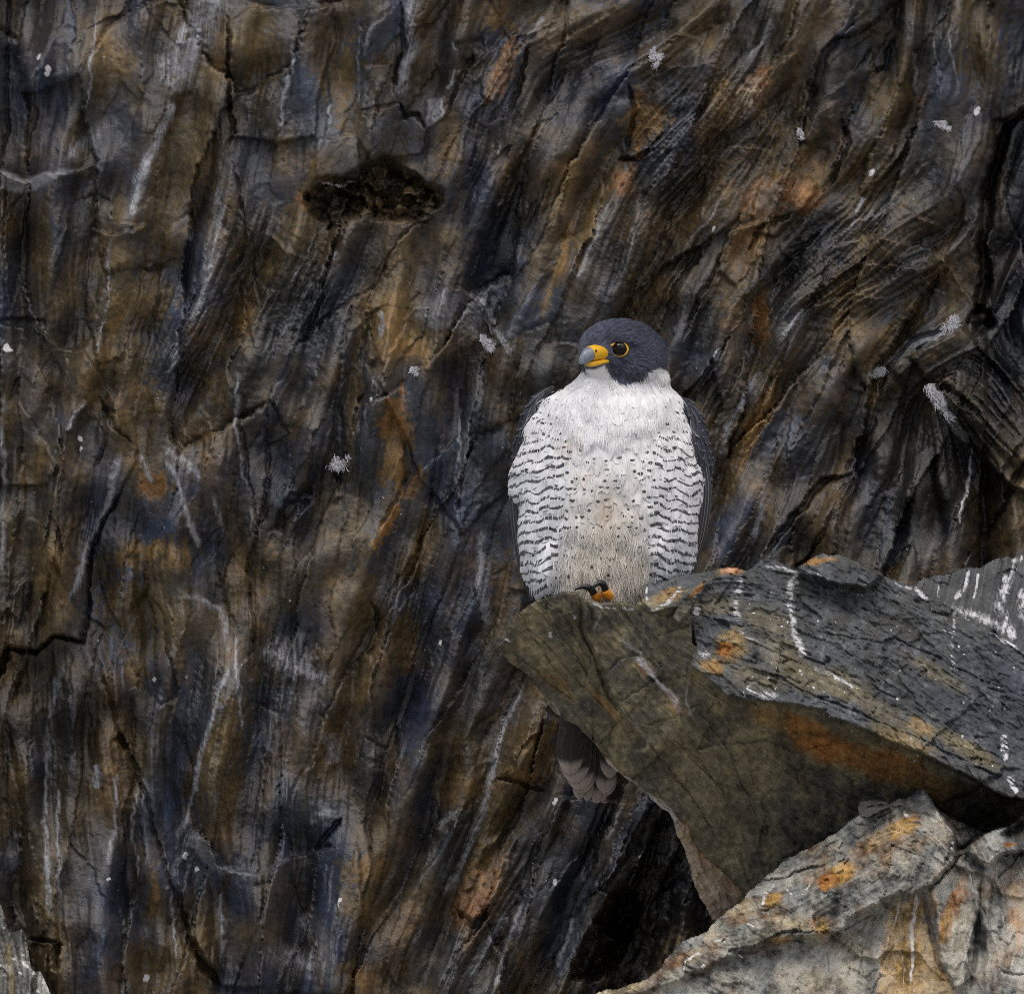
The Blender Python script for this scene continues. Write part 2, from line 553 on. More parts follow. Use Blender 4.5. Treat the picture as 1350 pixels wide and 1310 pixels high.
# ------------------------------------------------------------------ the cliff
W = Field(-160, 1510, -150, 1460, 1.8, 11, warp=7)
W.flow([(40, 100, 0, 1), (40, 400, .02, 1), (40, 700, -.05, 1), (60, 1000, .02, 1), (60, 1250, 0, 1), (150, 120, -.15, 1),
        (200, 250, -.3, 1), (270, 150, -.1, 1), (260, 420, -.42, 1), (200, 560, -.35, 1), (150, 650, -.45, 1), (240, 680, .4, 1),
        (300, 780, .12, 1), (150, 1000, .25, 1), (270, 960, -.4, 1), (220, 1130, .3, 1), (140, 1200, -.1, 1), (330, 60, 0, 1), (340, 250, -.25, 1),
        (400, 100, -.15, 1), (400, 380, -.5, 1), (360, 500, -.35, 1), (440, 620, -.1, 1), (370, 800, -.1, 1), (420, 1000, 0, 1), (380, 1250, -.1, 1),
        (530, 60, -.12, 1), (520, 330, -.3, 1), (600, 250, -.35, 1), (570, 450, -.08, 1), (600, 600, -.05, 1), (520, 720, -.45, 1), (560, 850, -.4, 1),
        (500, 950, -.25, 1), (640, 1000, -.35, 1), (600, 1180, -.45, 1), (690, 920, -.4, 1), (740, 1130, -.45, 1), (660, 1250, -.55, 1), (840, 1150, -.4, 1),
        (680, 120, -.35, 1), (700, 300, -.32, 1), (780, 330, -.4, 1), (640, 700, 0, 1), (760, 40, -1, .25), (840, 60, -1, .55), (860, 200, -.75, 1),
        (930, 130, -1, .8), (990, 60, -.5, 1), (960, 230, -.7, 1), (900, 330, -.5, 1), (1000, 300, -.6, 1), (960, 420, -.5, 1), (960, 560, -.5, 1),
        (1040, 500, -.45, 1), (1040, 650, -.6, 1), (1100, 60, -.2, 1), (1200, 80, -.05, 1), (1100, 180, -.6, 1), (1130, 260, -.7, 1), (1180, 310, -1, .45),
        (1100, 360, -1, .35), (1220, 370, -1, .5), (1150, 410, -.9, .8), (1080, 420, -.5, 1), (1290, 150, -.2, 1), (1330, 400, -.05, 1), (1280, 500, 1, .9),
        (1330, 580, 1, .85), (1220, 470, -1, .5), (1170, 560, -.1, 1), (1220, 680, -.1, 1), (1130, 700, -.2, 1), (1330, 720, 0, 1), (900, 700, -.4, 1)], 75)
W.foliate(lf=13, lm=42, lc=62, sm=6.5, scn=22)
X, Y = W.X, W.Y
AC = W.XW + (.06 + .36 * smoothstep(100, 620, X)) * (W.YW - 655)     # across the dip of the slate: upright on one side, leaning on the other
wx_ = 26 * fbm(X / 170, Y / 170, 2, 33); wy_ = 40 * fbm(X / 170, Y / 170, 2, 34)
_, eL, hL = worley((AC + wx_) / 112, (W.YW + wy_) / 470, 31); rL = worley.rnd
_, eM, hM = worley((AC + wx_) / 46 + 7.3, (W.YW + wy_) / 235, 35); rM = worley.rnd
_, eS, hS = worley((AC + .5 * wx_) / 20 + 3.1, W.YW / 84, 32); rS = worley.rnd
rid = fbm(X / 30, Y / 30, 5, 41, .55, True)
# how strongly the foliation shows: folded bands stand out, other faces are smooth cleavage planes
W.fol = np.clip(.16 + .55 * fbm(X / 140, Y / 160, 3, 44), .04, .5).astype(np.float32)
for cx, cy, rx, ry, a_, m_ in [(1130, 350, 130, 90, -20, 1), (930, 180, 130, 90, -35, 1), (260, 440, 50, 110, 20, .8), (390, 400, 60, 90, 20, .7), (690, 930, 40, 120, 20, .8), (800, 60, 110, 50, 0, .8), (1280, 540, 80, 80, 40, 1), (640, 1230, 60, 80, 25, .8), (260, 960, 60, 90, 20, .6), (840, 300, 60, 110, 20, .7), (980, 520, 60, 120, 20, .6), (570, 760, 60, 110, 20, .6), (320, 300, 40, 70, 10, .7), (600, 430, 60, 60, 0, .6)]:
    W.stain('fol', cx, cy, rx, ry, a_, m_)
smx = fbm(X / 95, Y / 190, 4, 45)
brk = np.clip(.25 + 1.6 * fbm(X / 120, Y / 120, 3, 46), 0, 1)          # where the face is broken up small
W.h = (40 * fbm(X / 330, Y / 330, 3, 42) + 14 * smx + 15 * W.lb + 40 * hL + (9 + 12 * brk) * hM + (1.5 + 7 * brk) * hS
       - 3 * np.exp(-(eM / .035) ** 2) * (rM > .15) - 5 * np.exp(-(eL / .02) ** 2) * (rL > -.2)
       + W.fol * (3.0 * terrace(W.lm * 1.0 + .3 * W.n1) + 1.1 * W.lf) + .06 * W.lf + 3.0 * brk * np.maximum(rid - .2, 0) + .7 * W.n2).astype(np.float32)
W.tone = (.36 + .26 * rL + .26 * rM + .14 * brk * rS + (.01 + .12 * W.fol) * W.lm + (.02 + .11 * W.fol) * W.lf + .6 * W.n1 + .5 * W.n2 + .8 * smx + .06 * W.lb).astype(np.float32)
W.pale = np.clip(.09 * (W.lm * (.15 + W.fol) + .4 * W.lf - 1.3) + .5 * (fbm(X / 75, Y / 130, 5, 54) - .14) + .10 * rM, 0, .5).astype(np.float32)
W.blue = np.clip(.34 + 1.2 * fbm(X / 110, Y / 190, 4, 51) + .30 * rL + .30 * rM, 0, .95)
W.rust = np.clip(.38 + 1.4 * fbm(X / 100, Y / 170, 5, 52) - .28 * rL - .30 * rM + .12 * brk, 0, .85)
W.hue = np.clip(.24 + .5 * fbm(X / 60, Y / 90, 3, 53), 0, .46)

# darker slate zones; the lower right one paints in the overhang's shade
for cx, cy, rx, ry, a, m in [(50, 60, 40, 150, 0, .35), (390, 420, 60, 70, 20, .5), (680, 260, 40, 120, 15, .55), (925, 430, 40, 40, 0, .6), (1230, 600, 100, 150, 0, .6),
                             (600, 900, 60, 90, 15, .45), (760, 110, 50, 50, 0, .4), (460, 560, 22, 160, 5, .35), (60, 950, 90, 110, 0, .3), (640, 520, 40, 120, 0, .3),
                             (1320, 420, 50, 300, 0, .5), (850, 1190, 90, 110, 20, .75), (720, 1130, 70, 90, 20, .3), (1000, 60, 60, 60, 0, .3), (1080, 620, 70, 90, 20, .35), (345, 640, 40, 90, 0, .45)]:
    W.stain('dark', cx, cy, rx, ry, a, min(1, m * 1.35))

# rusty, ochre and beige minerals: x, y, rx, ry, angle, amount, hue
for cx, cy, rx, ry, a, m, hu in [
    (225, 240, 42, 125, 10, .95, .16), (190, 400, 40, 30, 0, .9, .32), (170, 480, 34, 60, 0, .8, .28), (190, 520, 34, 26, 0, .85, .35), (200, 640, 26, 18, 0, .95, .6), (205, 735, 60, 24, 0, .9, .45),
    (190, 800, 55, 60, 0, .9, .2), (55, 320, 14, 70, 0, .7, .3), (32, 625, 22, 26, 0, .8, .35), (60, 520, 40, 40, 0, .6, .15), (340, 60, 28, 70, 0, .9, .2), (430, 60, 30, 60, 0, .85, .25),
    (455, 110, 22, 60, 0, .85, .3), (160, 90, 26, 24, 0, .7, .3), (135, 110, 14, 30, 0, .6, .25), (521, 564, 22, 40, 0, 1, .62), (520, 610, 20, 40, 0, .95, .5), (535, 455, 34, 24, 0, .9, .42), (465, 520, 9, 110, 4, .8, .28),
    (510, 692, 7, 50, 25, .95, .62), (545, 640, 10, 22, 30, .9, .6), (560, 715, 16, 40, 20, .9, .42), (480, 800, 22, 70, 0, .75, .3), (534, 853, 24, 40, 0, .85, .38), (440, 700, 40, 40, 0, .7, .25), (395, 760, 40, 60, 0, .7, .15),
    (290, 990, 28, 80, 20, .85, .3), (178, 880, 20, 26, 0, .85, .35), (205, 1185, 9, 30, 0, .9, .42), (200, 1275, 38, 42, 0, .85, .22), (270, 1230, 26, 40, 0, .7, .3), (300, 1040, 16, 40, 10, .8, .4),
    (705, 985, 34, 52, 0, .9, .33), (685, 1022, 30, 14, 10, .9, .5), (636, 1160, 30, 46, 10, .95, .6), (650, 1090, 26, 50, 15, .85, .3), (622, 1195, 34, 20, 0, .9, .66), (481, 1146, 32, 24, 0, .8, .4), (477, 1195, 34, 30, 20, .8, .3), (469, 1290, 34, 24, 0, .9, .45),
    (652, 20, 36, 24, 0, .85, .4), (622, 85, 30, 26, 0, .7, .1), (660, 95, 12, 40, 25, .9, .85), (742, 336, 10, 60, 18, .95, .42), (786, 268, 14, 80, 18, .9, .32), (840, 161, 12, 44, 0, .95, .6), (715, 330, 16, 60, 20, .7, .25),
    (1000, 114, 52, 18, -48, 1, .95), (1018, 262, 36, 26, -20, 1, .93), (1062, 258, 26, 22, 0, 1, .66), (1070, 215, 28, 20, 30, .8, .5), (979, 325, 24, 46, 20, .95, .58), (1003, 419, 14, 34, 0, .95, .62), (960, 390, 20, 30, 0, .8, .35), (853, 155, 34, 20, 0, .85, .5), (824, 240, 18, 22, 0, .85, .7),
    (1297, 61, 30, 70, 0, .8, .2), (1166, 130, 30, 44, 0, .8, .3), (1126, 224, 36, 34, 0, .8, .2), (1244, 354, 22, 22, 0, .8, .42), (1002, 549, 16, 90, 26, .95, .58), (1059, 511, 40, 50, 0, .7, .16), (950, 640, 20, 60, 25, .7, .35),
    (1115, 601, 10, 40, 30, .85, .42), (1165, 450, 18, 40, 30, .85, .42), (1272, 611, 4, 70, 3, .7, .4), (1205, 403, 20, 24, 0, .75, .38), (890, 60, 60, 24, -30, .7, .3), (780, 30, 80, 30, 0, .75, .2), (1040, 80, 30, 80, 10, .7, .3), (1330, 700, 30, 30, 0, .6, .2),
    (520, 250, 60, 20, 0, .8, .25), (400, 262, 14, 14, 0, 1, .6), (560, 60, 20, 90, 5, .8, .2), (500, 110, 18, 40, 0, .7, .35), (590, 190, 20, 50, 10, .8, .35), (690, 640, 8, 120, 0, .7, .3), (660, 800, 20, 90, 10, .7, .35)]:
    W.stain('rust', cx, cy, rx * 1.1, ry * 1.15, a, m, hu, rough=1.0)

# pale quartz and weathered films
for pts, wd, m, ch in [
    ([(288, -20), (262, 40), (238, 90), (228, 130)], 26, .75, 'pale'), ([(250, 30), (230, 70), (205, 90)], 14, .6, 'pale'), ([(232, 128), (205, 195), (182, 240), (168, 300)], 8, .75, 'pale'),
    ([(292, 220), (286, 310), (272, 370), (245, 440), (215, 520)], 10, .55, 'pale'), ([(388, 50), (380, 110), (373, 140), (370, 185)], 3, .9, 'pale'), ([(145, 300), (142, 400), (122, 480)], 3, .6, 'pale'),
    ([(160, 150), (118, 180), (95, 200), (90, 220)], 10, .5, 'pale'), ([(128, 0), (120, 100), (115, 150)], 2.5, .6, 'pale'),
    ([(414, 365), (392, 403), (365, 449), (348, 485)], 2.6, 1.0, 'pale'), ([(434, 377), (424, 405), (413, 445)], 2, .8, 'pale'), ([(420, 300), (400, 345), (378, 385)], 1.6, .8, 'pale'), ([(445, 320), (430, 370), (405, 420)], 1.5, .6, 'pale'),
    ([(605, 530), (606, 617), (598, 660)], 2.6, .8, 'pale'), ([(640, 470), (620, 560), (600, 640)], 12, .35, 'pale'), ([(636, 690), (634, 751), (642, 835)], 9, .7, 'pale'), ([(315, 480), (312, 560), (319, 617), (334, 655), (330, 720)], 3, .75, 'pale'),
    ([(157, 583), (147, 648), (118, 721), (97, 774), (86, 812)], 6, .75, 'pale'), ([(112, 530), (98, 548), (88, 572)], 4, .9, 'pale'), ([(186, 596), (200, 640)], 5, .6, 'pale'), ([(221, 600), (237, 644), (252, 690), (270, 730)], 5, .8, 'pale'), ([(215, 590), (250, 610), (268, 640)], 6, .5, 'pale'),
    ([(282, 645), (294, 720)], 2.5, .7, 'pale'), ([(237, 782), (290, 801), (305, 870)], 5, .55, 'pale'), ([(312, 830), (309, 896), (321, 941), (319, 972)], 3, .85, 'pale'), ([(304, 865), (281, 934), (260, 1018), (249, 1078), (226, 1125)], 3.6, .8, 'pale'),
    ([(92, 850), (77, 903), (65, 945), (60, 1025), (60, 1096), (65, 1166), (67, 1240)], 4.5, .75, 'pale'), ([(75, 1030), (77, 1117), (81, 1190)], 2.6, .7, 'pale'), ([(127, 1005), (128, 1045)], 7, .9, 'pale'), ([(154, 1010), (152, 1090), (140, 1150)], 4, .6, 'pale'),
    ([(182, 1030), (175, 1106), (184, 1165)], 2, .8, 'pale'), ([(225, 1175), (233, 1270)], 2.6, .6, 'pale'), ([(288, 1170), (292, 1275)], 3.5, .6, 'pale'), ([(342, 850), (380, 880), (440, 900)], 16, .5, 'pale'), ([(358, 920), (362, 1000)], 12, .5, 'pale'),
    ([(436, 960), (440, 1010)], 14, .5, 'pale'), ([(400, 1085), (440, 1068)], 7, .7, 'pale'), ([(340, 1250), (430, 1280), (460, 1310)], 20, .5, 'pale'), ([(400, 1200), (440, 1260)], 14, .4, 'pale'),
    ([(697, 888), (665, 951), (652, 992), (644, 1044), (620, 1101), (600, 1154), (577, 1212)], 6, .6, 'pale'), ([(672, 1195), (644, 1240), (618, 1295)], 7, .75, 'pale'), ([(690, 1180), (665, 1250), (650, 1310)], 4, .6, 'pale'), ([(560, 1190), (545, 1250)], 3, .6, 'pale'),
    ([(746, 1061), (709, 1115)], 2, .8, 'pale'), ([(807, 1052), (779, 1126), (758, 1170)], 1.6, .7, 'pale'), ([(820, 1060), (800, 1110)], 1.5, .6, 'pale'), ([(779, 1172), (791, 1158), (823, 1156)], 1.5, .7, 'pale'), ([(730, 1160), (700, 1240), (690, 1300)], 5, .45, 'pale'), ([(760, 1200), (730, 1290)], 4, .5, 'pale'), ([(600, 1070), (585, 1085), (578, 1100)], 6, .5, 'pale'),
    ([(1016, 20), (1010, 53), (985, 80)], 4, .8, 'pale'), ([(1209, 65), (1206, 125)], 3, .7, 'pale'), ([(1231, 50), (1240, 130)], 1.6, .8, 'pale'), ([(1250, 30), (1262, 120)], 1.6, .6, 'pale'), ([(1140, 255), (1120, 305)], 4, .7, 'pale'), ([(1190, 250), (1130, 300), (1110, 330)], 12, .4, 'pale'),
    ([(1063, 405), (1030, 445)], 7, .6, 'pale'), ([(1000, 485), (964, 554), (948, 615)], 5, .65, 'pale'), ([(1013, 630), (993, 712)], 5, .65, 'pale'), ([(950, 560), (935, 640)], 3, .5, 'pale'), ([(662, 165), (655, 210)], 1.8, .9, 'pale'), ([(687, 240), (669, 302), (664, 325)], 1.8, .8, 'pale'), ([(720, 248), (695, 302), (678, 360)], 1.5, .8, 'pale'),
    ([(803, 258), (780, 320), (757, 378)], 4, .55, 'pale'), ([(840, 300), (815, 370)], 4, .4, 'pale'), ([(541, -10), (541, 50), (531, 101), (523, 136)], 10, .62, 'pale'), ([(494, 28), (485, 55), (480, 75)], 3, .6, 'pale'), ([(474, 60), (473, 140)], 2, .6, 'pale'), ([(436, 135), (434, 175)], 2.5, .7, 'pale'),
    ([(583, 130), (580, 155)], 3, .9, 'pale'), ([(600, 90), (590, 120)], 3, .7, 'pale'), ([(585, 380), (596, 440)], 2.5, .7, 'pale'), ([(612, 380), (640, 402), (660, 450), (678, 475)], 6, .55, 'pale'), ([(504, 410), (500, 450)], 4, .8, 'pale'), ([(486, 525), (476, 600)], 3, .5, 'pale'),
    ([(1165, 486), (1200, 455), (1268, 424)], 8, .8, 'pale'), ([(1300, 640), (1240, 730)], 1.6, .4, 'pale'), ([(1188, 730), (1196, 690)], 2, .5, 'pale'), ([(870, 240), (930, 215), (1000, 175), (1060, 130)], 3, .4, 'pale'), ([(900, 330), (960, 250)], 3, .4, 'pale'), ([(690, 60), (720, 20)], 6, .5, 'pale'), ([(5, 500), (4, 640), (2, 780)], 5, .5, 'pale')]:
    W.streak(ch, pts, wd, min(1, m * 1.35), .55, relief=1.5)
for pts, wd, m in [([(125, 310), (128, 460)], 18, .9), ([(170, 160), (100, 210)], 20, .8), ([(225, 130), (180, 250)], 14, .8), ([(157, 583), (118, 721), (86, 812)], 12, 1), ([(221, 600), (270, 730)], 9, .9), ([(150, 1010), (140, 1300)], 26, .95),
                   ([(30, 100), (30, 210)], 24, .8), ([(330, 190), (322, 260)], 14, .8), ([(290, 320), (210, 540)], 20, .8), ([(370, 900), (370, 1010)], 36, .85), ([(380, 1180), (390, 1310)], 55, .85), ([(640, 1220), (600, 1310)], 26, .9), ([(740, 1080), (690, 1260)], 40, .8),
                   ([(640, 700), (640, 830)], 12, .9), ([(500, 440), (500, 460)], 14, .9), ([(400, 220), (380, 250)], 14, .9), ([(1180, 280), (1090, 350)], 30, .75), ([(1240, 440), (1200, 460)], 12, .9), ([(890, 1060), (870, 1240)], 30, .8), ([(960, 690), (1000, 640)], 16, .7), ([(430, 1000), (440, 1200)], 30, .7)]:
    W.streak('blue', pts, wd * 1.3, m, .25)

# plates, shelves and cracks
PL = [([(0, 430), (22, 432), (40, 426), (60, 440), (80, 460), (108, 462), (128, 492), (120, 535), (100, 545), (84, 600), (60, 640), (0, 640)], 9, 2, .01, -.02),
      ([(85, 575), (97, 540), (112, 530), (128, 555), (155, 545), (182, 592), (168, 637), (137, 683), (118, 732), (113, 763), (118, 797), (111, 847), (69, 839), (46, 860), (13, 852), (18, 780), (50, 740), (70, 650)], 14, 2, -.06, .0),
      ([(125, 303), (148, 309), (175, 305), (192, 298), (190, 380), (160, 470), (128, 480), (112, 400)], 8, 2, -.05, 0), ([(0, 225), (30, 238), (60, 228), (97, 226), (90, 300), (60, 420), (0, 420)], 9, 2.5, 0, -.03),
      ([(529, 425), (544, 403), (567, 405), (584, 380), (617, 380), (634, 402), (660, 450), (678, 475), (670, 640), (610, 700), (560, 640), (500, 500)], 13, 2, .03, -.02),
      ([(418, 181), (470, 178), (478, 234), (418, 234)], 8, 2, 0, 0), ([(480, 87), (518, 84), (523, 136), (477, 143)], 6, 2, 0, 0), ([(523, 138), (534, 155), (550, 151), (561, 171), (558, 205), (490, 215), (470, 180), (478, 145)], 9, 2, 0, 0),
      ([(561, 128), (585, 124), (586, 150), (560, 171)], 6, 2, .1, 0), ([(632, 124), (640, 90), (675, 58), (676, 80), (668, 105), (648, 135)], 12, 2, .1, 0), ([(245, 1105), (262, 1098), (276, 1112), (284, 1141), (305, 1150), (344, 1148), (350, 1300), (292, 1300), (262, 1257), (240, 1194), (232, 1140)], 10, 2, .03, 0),
      ([(344, 1148), (420, 1120), (470, 1110), (480, 1200), (440, 1310), (350, 1310)], 6, 3, 0, 0), ([(300, 30), (330, 10), (440, 10), (440, 60), (420, 120), (415, 180), (360, 190), (306, 180)], 9, 2, .03, 0), ([(485, 20), (520, 0), (520, 100), (500, 130), (480, 85)], 8, 2, .1, 0),
      ([(820, 205), (850, 190), (870, 198), (850, 212)], 9, 2, 0, 0), ([(990, 280), (1000, 245), (1040, 225), (1075, 240), (1060, 275), (1020, 310), (995, 305)], 10, 3, 0, 0), ([(940, 170), (990, 100), (1050, 70), (1040, 110), (1000, 150), (960, 180)], 12, 4, 0, 0),
      ([(960, 300), (1000, 290), (1000, 340), (970, 375), (945, 360)], 7, 3, 0, 0), ([(1310, 160), (1360, 140), (1500, 140), (1500, 760), (1290, 760), (1300, 480), (1300, 420), (1304, 280)], -22, 3, .05, 0), ([(1200, 470), (1270, 428), (1360, 560), (1500, 640), (1500, 700), (1330, 640), (1260, 560)], 24, 4, 0, .05),
      ([(620, 1120), (660, 1100), (660, 1180), (625, 1215), (600, 1200)], 9, 5, 0, 0), ([(700, 930), (735, 950), (730, 1020), (690, 1030), (670, 1000)], 12, 5, 0, 0), ([(740, 1050), (880, 1060), (852, 1126), (835, 1170), (800, 1180), (760, 1260), (740, 1320), (640, 1320), (680, 1200)], 10, 3, -.05, .0), ([(450, 480), (470, 380), (480, 380), (470, 600), (455, 640)], 6, 3, 0, 0)]
for p_, r_, e_, tx, ty in PL: W.plate(p_, r_ * 1.35, e_, tx, ty)
W.area('pale', [(0, 222), (30, 236), (57, 227), (97, 225), (77, 234), (50, 247), (20, 255), (0, 250)], .55, 4)
W.area('pale', [(418, 181), (470, 178), (478, 234), (418, 234)], .35, 5); W.area('pale', [(480, 87), (518, 84), (523, 136), (477, 143)], .3, 5); W.area('pale', [(490, 150), (560, 160), (550, 200), (480, 205)], .25, 6)
W.area('pale', [(561, 128), (585, 124), (586, 150), (560, 171)], .5, 4); W.area('pale', [(584, 380), (617, 380), (640, 410), (630, 440), (560, 430), (540, 410)], .4, 8)
W.area('pale', [(253, 1096), (274, 1110), (300, 1147), (344, 1148), (340, 1154), (290, 1156), (262, 1130), (245, 1112)], .45, 4)
for pts, h_, f_ in [([(0, 228), (30, 240), (60, 230), (97, 228), (132, 212)], 7, 16), ([(128, 303), (150, 309), (176, 305), (194, 297)], 7, 14), ([(22, 432), (40, 426), (60, 440), (80, 460), (108, 462), (130, 492), (150, 530), (182, 592)], 8, 22), ([(85, 575), (97, 540), (112, 530), (126, 552)], 8, 16),
                    ([(529, 425), (544, 403), (567, 405), (584, 380), (617, 380), (634, 402), (655, 455)], 9, 20), ([(262, 1098), (276, 1112), (284, 1141), (305, 1150), (344, 1148)], 7, 16), ([(350, 300), (378, 330), (420, 345)], 5, 14), ([(310, 345), (340, 470)], -5, 14), ([(315, 465), (330, 455), (350, 470)], 5, 12),
                    ([(1170, 490), (1205, 455), (1265, 425)], 12, 16), ([(1090, 330), (1150, 310), (1230, 330), (1290, 400)], 10, 24), ([(1070, 380), (1130, 345), (1200, 350), (1250, 390)], 8, 18), ([(1060, 410), (1120, 385), (1180, 395)], 7, 16), ([(1130, 290), (1190, 270), (1240, 300)], 8, 18),
                    ([(820, 60), (870, 40), (930, 50)], 8, 16), ([(840, 250), (900, 215), (960, 190), (1020, 200)], 9, 20), ([(870, 310), (930, 270), (985, 250)], 8, 18), ([(830, 120), (880, 90), (960, 80)], 8, 16), ([(1040, 150), (1110, 110), (1150, 60)], 8, 18), ([(1060, 190), (1075, 150), (1110, 130)], 8, 18), ([(600, 100), (640, 70), (690, 30)], 8, 18)]:
    W.scarp(pts, h_ * 1.4, f_)
for pts, wd, dp in [
    ([(301, 20), (302, 90), (299, 110), (305, 141), (309, 168), (303, 197)], 2.6, 18), ([(0, 893), (13, 852), (46, 860), (69, 839), (111, 847), (115, 816), (118, 797), (113, 763), (118, 732), (137, 683), (168, 637)], 3.0, 30), ([(0, 893), (5, 870), (14, 850)], 5, 34),
    ([(123, 850), (140, 903), (151, 948), (163, 980), (182, 1015), (197, 1068), (218, 1148), (239, 1194), (260, 1257), (288, 1296)], 2.4, 12), ([(158, 968), (164, 984), (170, 982)], 5, 20), ([(250, 1235), (268, 1272), (290, 1298)], 6, 25), ([(175, 915), (172, 940), (180, 990)], 2, 9),
    ([(1352, 150), (1329, 166), (1314, 204), (1303, 242), (1300, 275), (1293, 327), (1298, 374), (1288, 407), (1276, 428)], 7, 60), ([(1285, 400), (1300, 425), (1285, 440)], 9, 45), ([(1270, 430), (1240, 432), (1200, 452), (1172, 482), (1160, 520)], 3.5, 18), ([(1172, 482), (1150, 560), (1110, 625)], 3, 10),
    ([(523, 138), (534, 155), (550, 151), (561, 171)], 3, 16), ([(528, -10), (530, 50), (521, 95), (519, 130)], 2, 12), ([(478, 30), (480, 70), (492, 55)], 2, 8), ([(880, 1066), (852, 1126), (835, 1170)], 4, 26), ([(1005, 735), (1045, 682), (1087, 635), (1120, 625)], 4, 20), ([(1060, 740), (1090, 690), (1118, 630)], 3, 12),
    ([(656, 1028), (685, 1030), (717, 1042)], 3, 16), ([(12, -20), (10, 130), (5, 225)], 2.5, 14), ([(8, 230), (4, 330), (10, 420)], 2, 10), ([(38, 1238), (75, 1239)], 3, 16), ([(78, 1240), (79, 1280)], 4, 14), ([(210, 500), (235, 470), (262, 420), (290, 380)], 2, 9), ([(222, 540), (240, 480), (275, 420)], 1.8, 9), ([(295, 380), (325, 320), (318, 262), (310, 215)], 2, 10),
    ([(130, 525), (150, 560), (176, 588)], 2.2, 10), ([(330, 345), (345, 400)], 1.5, 6), ([(1110, 150), (1120, 190), (1090, 250)], 3, 14), ([(1050, 280), (1000, 300), (985, 340)], 2.6, 14), ([(1085, 305), (1040, 340), (1010, 390)], 2.6, 12), ([(1180, 50), (1170, 90), (1150, 95)], 2.6, 14), ([(700, 60), (680, 120), (672, 150)], 3, 16),
    ([(625, 70), (605, 110), (590, 150)], 3, 14), ([(830, 110), (835, 150), (825, 200)], 3, 14), ([(815, 212), (850, 206), (870, 196)], 3, 18), ([(450, 470), (440, 560), (448, 660)], 2, 7), ([(320, 560), (330, 640), (345, 700)], 2, 8), ([(500, 700), (520, 660), (540, 620)], 2, 9), ([(490, 790), (500, 840), (480, 870)], 2.4, 10), ([(412, 860), (435, 990)], 1.6, 5),
    ([(440, 1120), (420, 1115), (450, 1080)], 4, 16), ([(585, 560), (560, 700), (540, 800)], 2, 7), ([(640, 690), (625, 760), (640, 850)], 1.6, 5), ([(690, 460), (672, 520), (665, 620)], 2, 7), ([(745, 90), (720, 140)], 3, 10), ([(600, 1200), (620, 1220), (650, 1200)], 4, 14), ([(850, 380), (830, 420)], 2, 8), ([(955, 330), (920, 400), (900, 450)], 2.4, 10), ([(930, 300), (880, 380), (860, 420)], 2, 8), ([(990, 440), (960, 520), (925, 600)], 2, 9), ([(1050, 430), (1010, 520), (960, 620)], 2, 8)]:
    W.crack(pts, wd, dp)
for poly, dp, e in [([(395, 255), (434, 235), (487, 218), (511, 208), (528, 222), (588, 249), (586, 269), (561, 296), (518, 290), (467, 287), (434, 307), (420, 289), (400, 276)], 46, 5), ([(484, 475), (498, 470), (505, 482), (496, 496), (484, 492)], 26, 5), ([(352, 700), (378, 660), (400, 635), (418, 640), (405, 670), (372, 705)], 30, 8),
                    ([(836, 1166), (807, 1176), (787, 1211), (766, 1252), (750, 1290), (775, 1296), (812, 1280), (830, 1244), (850, 1200)], 60, 8), ([(880, 1066), (940, 1150), (940, 1230), (900, 1260), (850, 1310), (760, 1320), (800, 1210), (838, 1170)], 36, 4), ([(40, 1241), (68, 1241), (76, 1310), (46, 1310)], 12, 4), ([(68, 1242), (80, 1242), (80, 1285), (70, 1280)], 14, 3),
                    ([(600, 60), (640, 40), (640, 95), (610, 110)], 16, 8), ([(730, 70), (770, 90), (760, 135), (735, 140), (722, 110)], 10, 8), ([(1085, 640), (1125, 620), (1110, 650), (1060, 700)], 14, 6), ([(575, 1070), (600, 1090), (590, 1110)], 8, 6), ([(1060, 100), (1085, 120), (1070, 160), (1058, 140)], 18, 6)]:
    W.hollow(poly, dp, e)

# crumbling stones inside the hollow under the small overhang
_w = W.win([(395, 205), (590, 310)], 4)
_sd = poly_sdf(W.XW[_w], W.YW[_w], [(395, 255), (434, 235), (487, 218), (511, 208), (528, 222), (588, 249), (586, 269), (561, 296), (518, 290), (467, 287), (434, 307), (420, 289), (400, 276)])
_, _e, _h = worley(W.XW[_w] / 17, W.YW[_w] / 13, 61)
_m = smoothstep(-2, 10, _sd)
W.h[_w] += _m * (34 * _h - 10 * np.exp(-(_e / .12) ** 2)) + _m * 26 * smoothstep(250, 300, W.Y[_w])
W.rust[_w] = np.maximum(W.rust[_w], .8 * _m); W.hue[_w] += (.16 - W.hue[_w]) * _m; W.blue[_w] *= 1 - _m
W.scarp([(400, 250), (440, 236), (487, 216), (512, 206), (530, 222), (590, 248)], -9, 14)

# bird lime and specks
for cx, cy, r in [(52, 73, 3.2), (62, 94, 4), (61, 98, 3), (108, 580, 4), (109, 592, 2), (9, 457, 6), (447, 1187, 4), (445, 1192, 3), (192, 1288, 5), (243, 1124, 4), (262, 1145, 3), (579, 846, 3), (488, 527, 3), (733, 1055, 2.5), (730, 1160, 2.5), (381, 790, 2), (146, 1158, 2), (207, 893, 2.5), (246, 892, 3), (945, 468, 5), (940, 300, 3), (1150, 228, 5), (1288, 146, 4)]:
    W.stain('white', cx, cy, r * .8, r * 1.4, 10, 1, rough=1.1)
W.streak('white', [(1218, 500), (1240, 535), (1258, 560), (1280, 590)], 8, .85, .25); W.streak('white', [(1282, 580), (1275, 630), (1264, 700)], 3, .8, .25); W.streak('white', [(1145, 497), (1172, 482)], 7, .7, .3)
W.streak('white', [(655, 452), (640, 446), (632, 436)], 5, .6, .5); W.streak('white', [(420, 240), (445, 245), (470, 236)], 4, .7, .5)
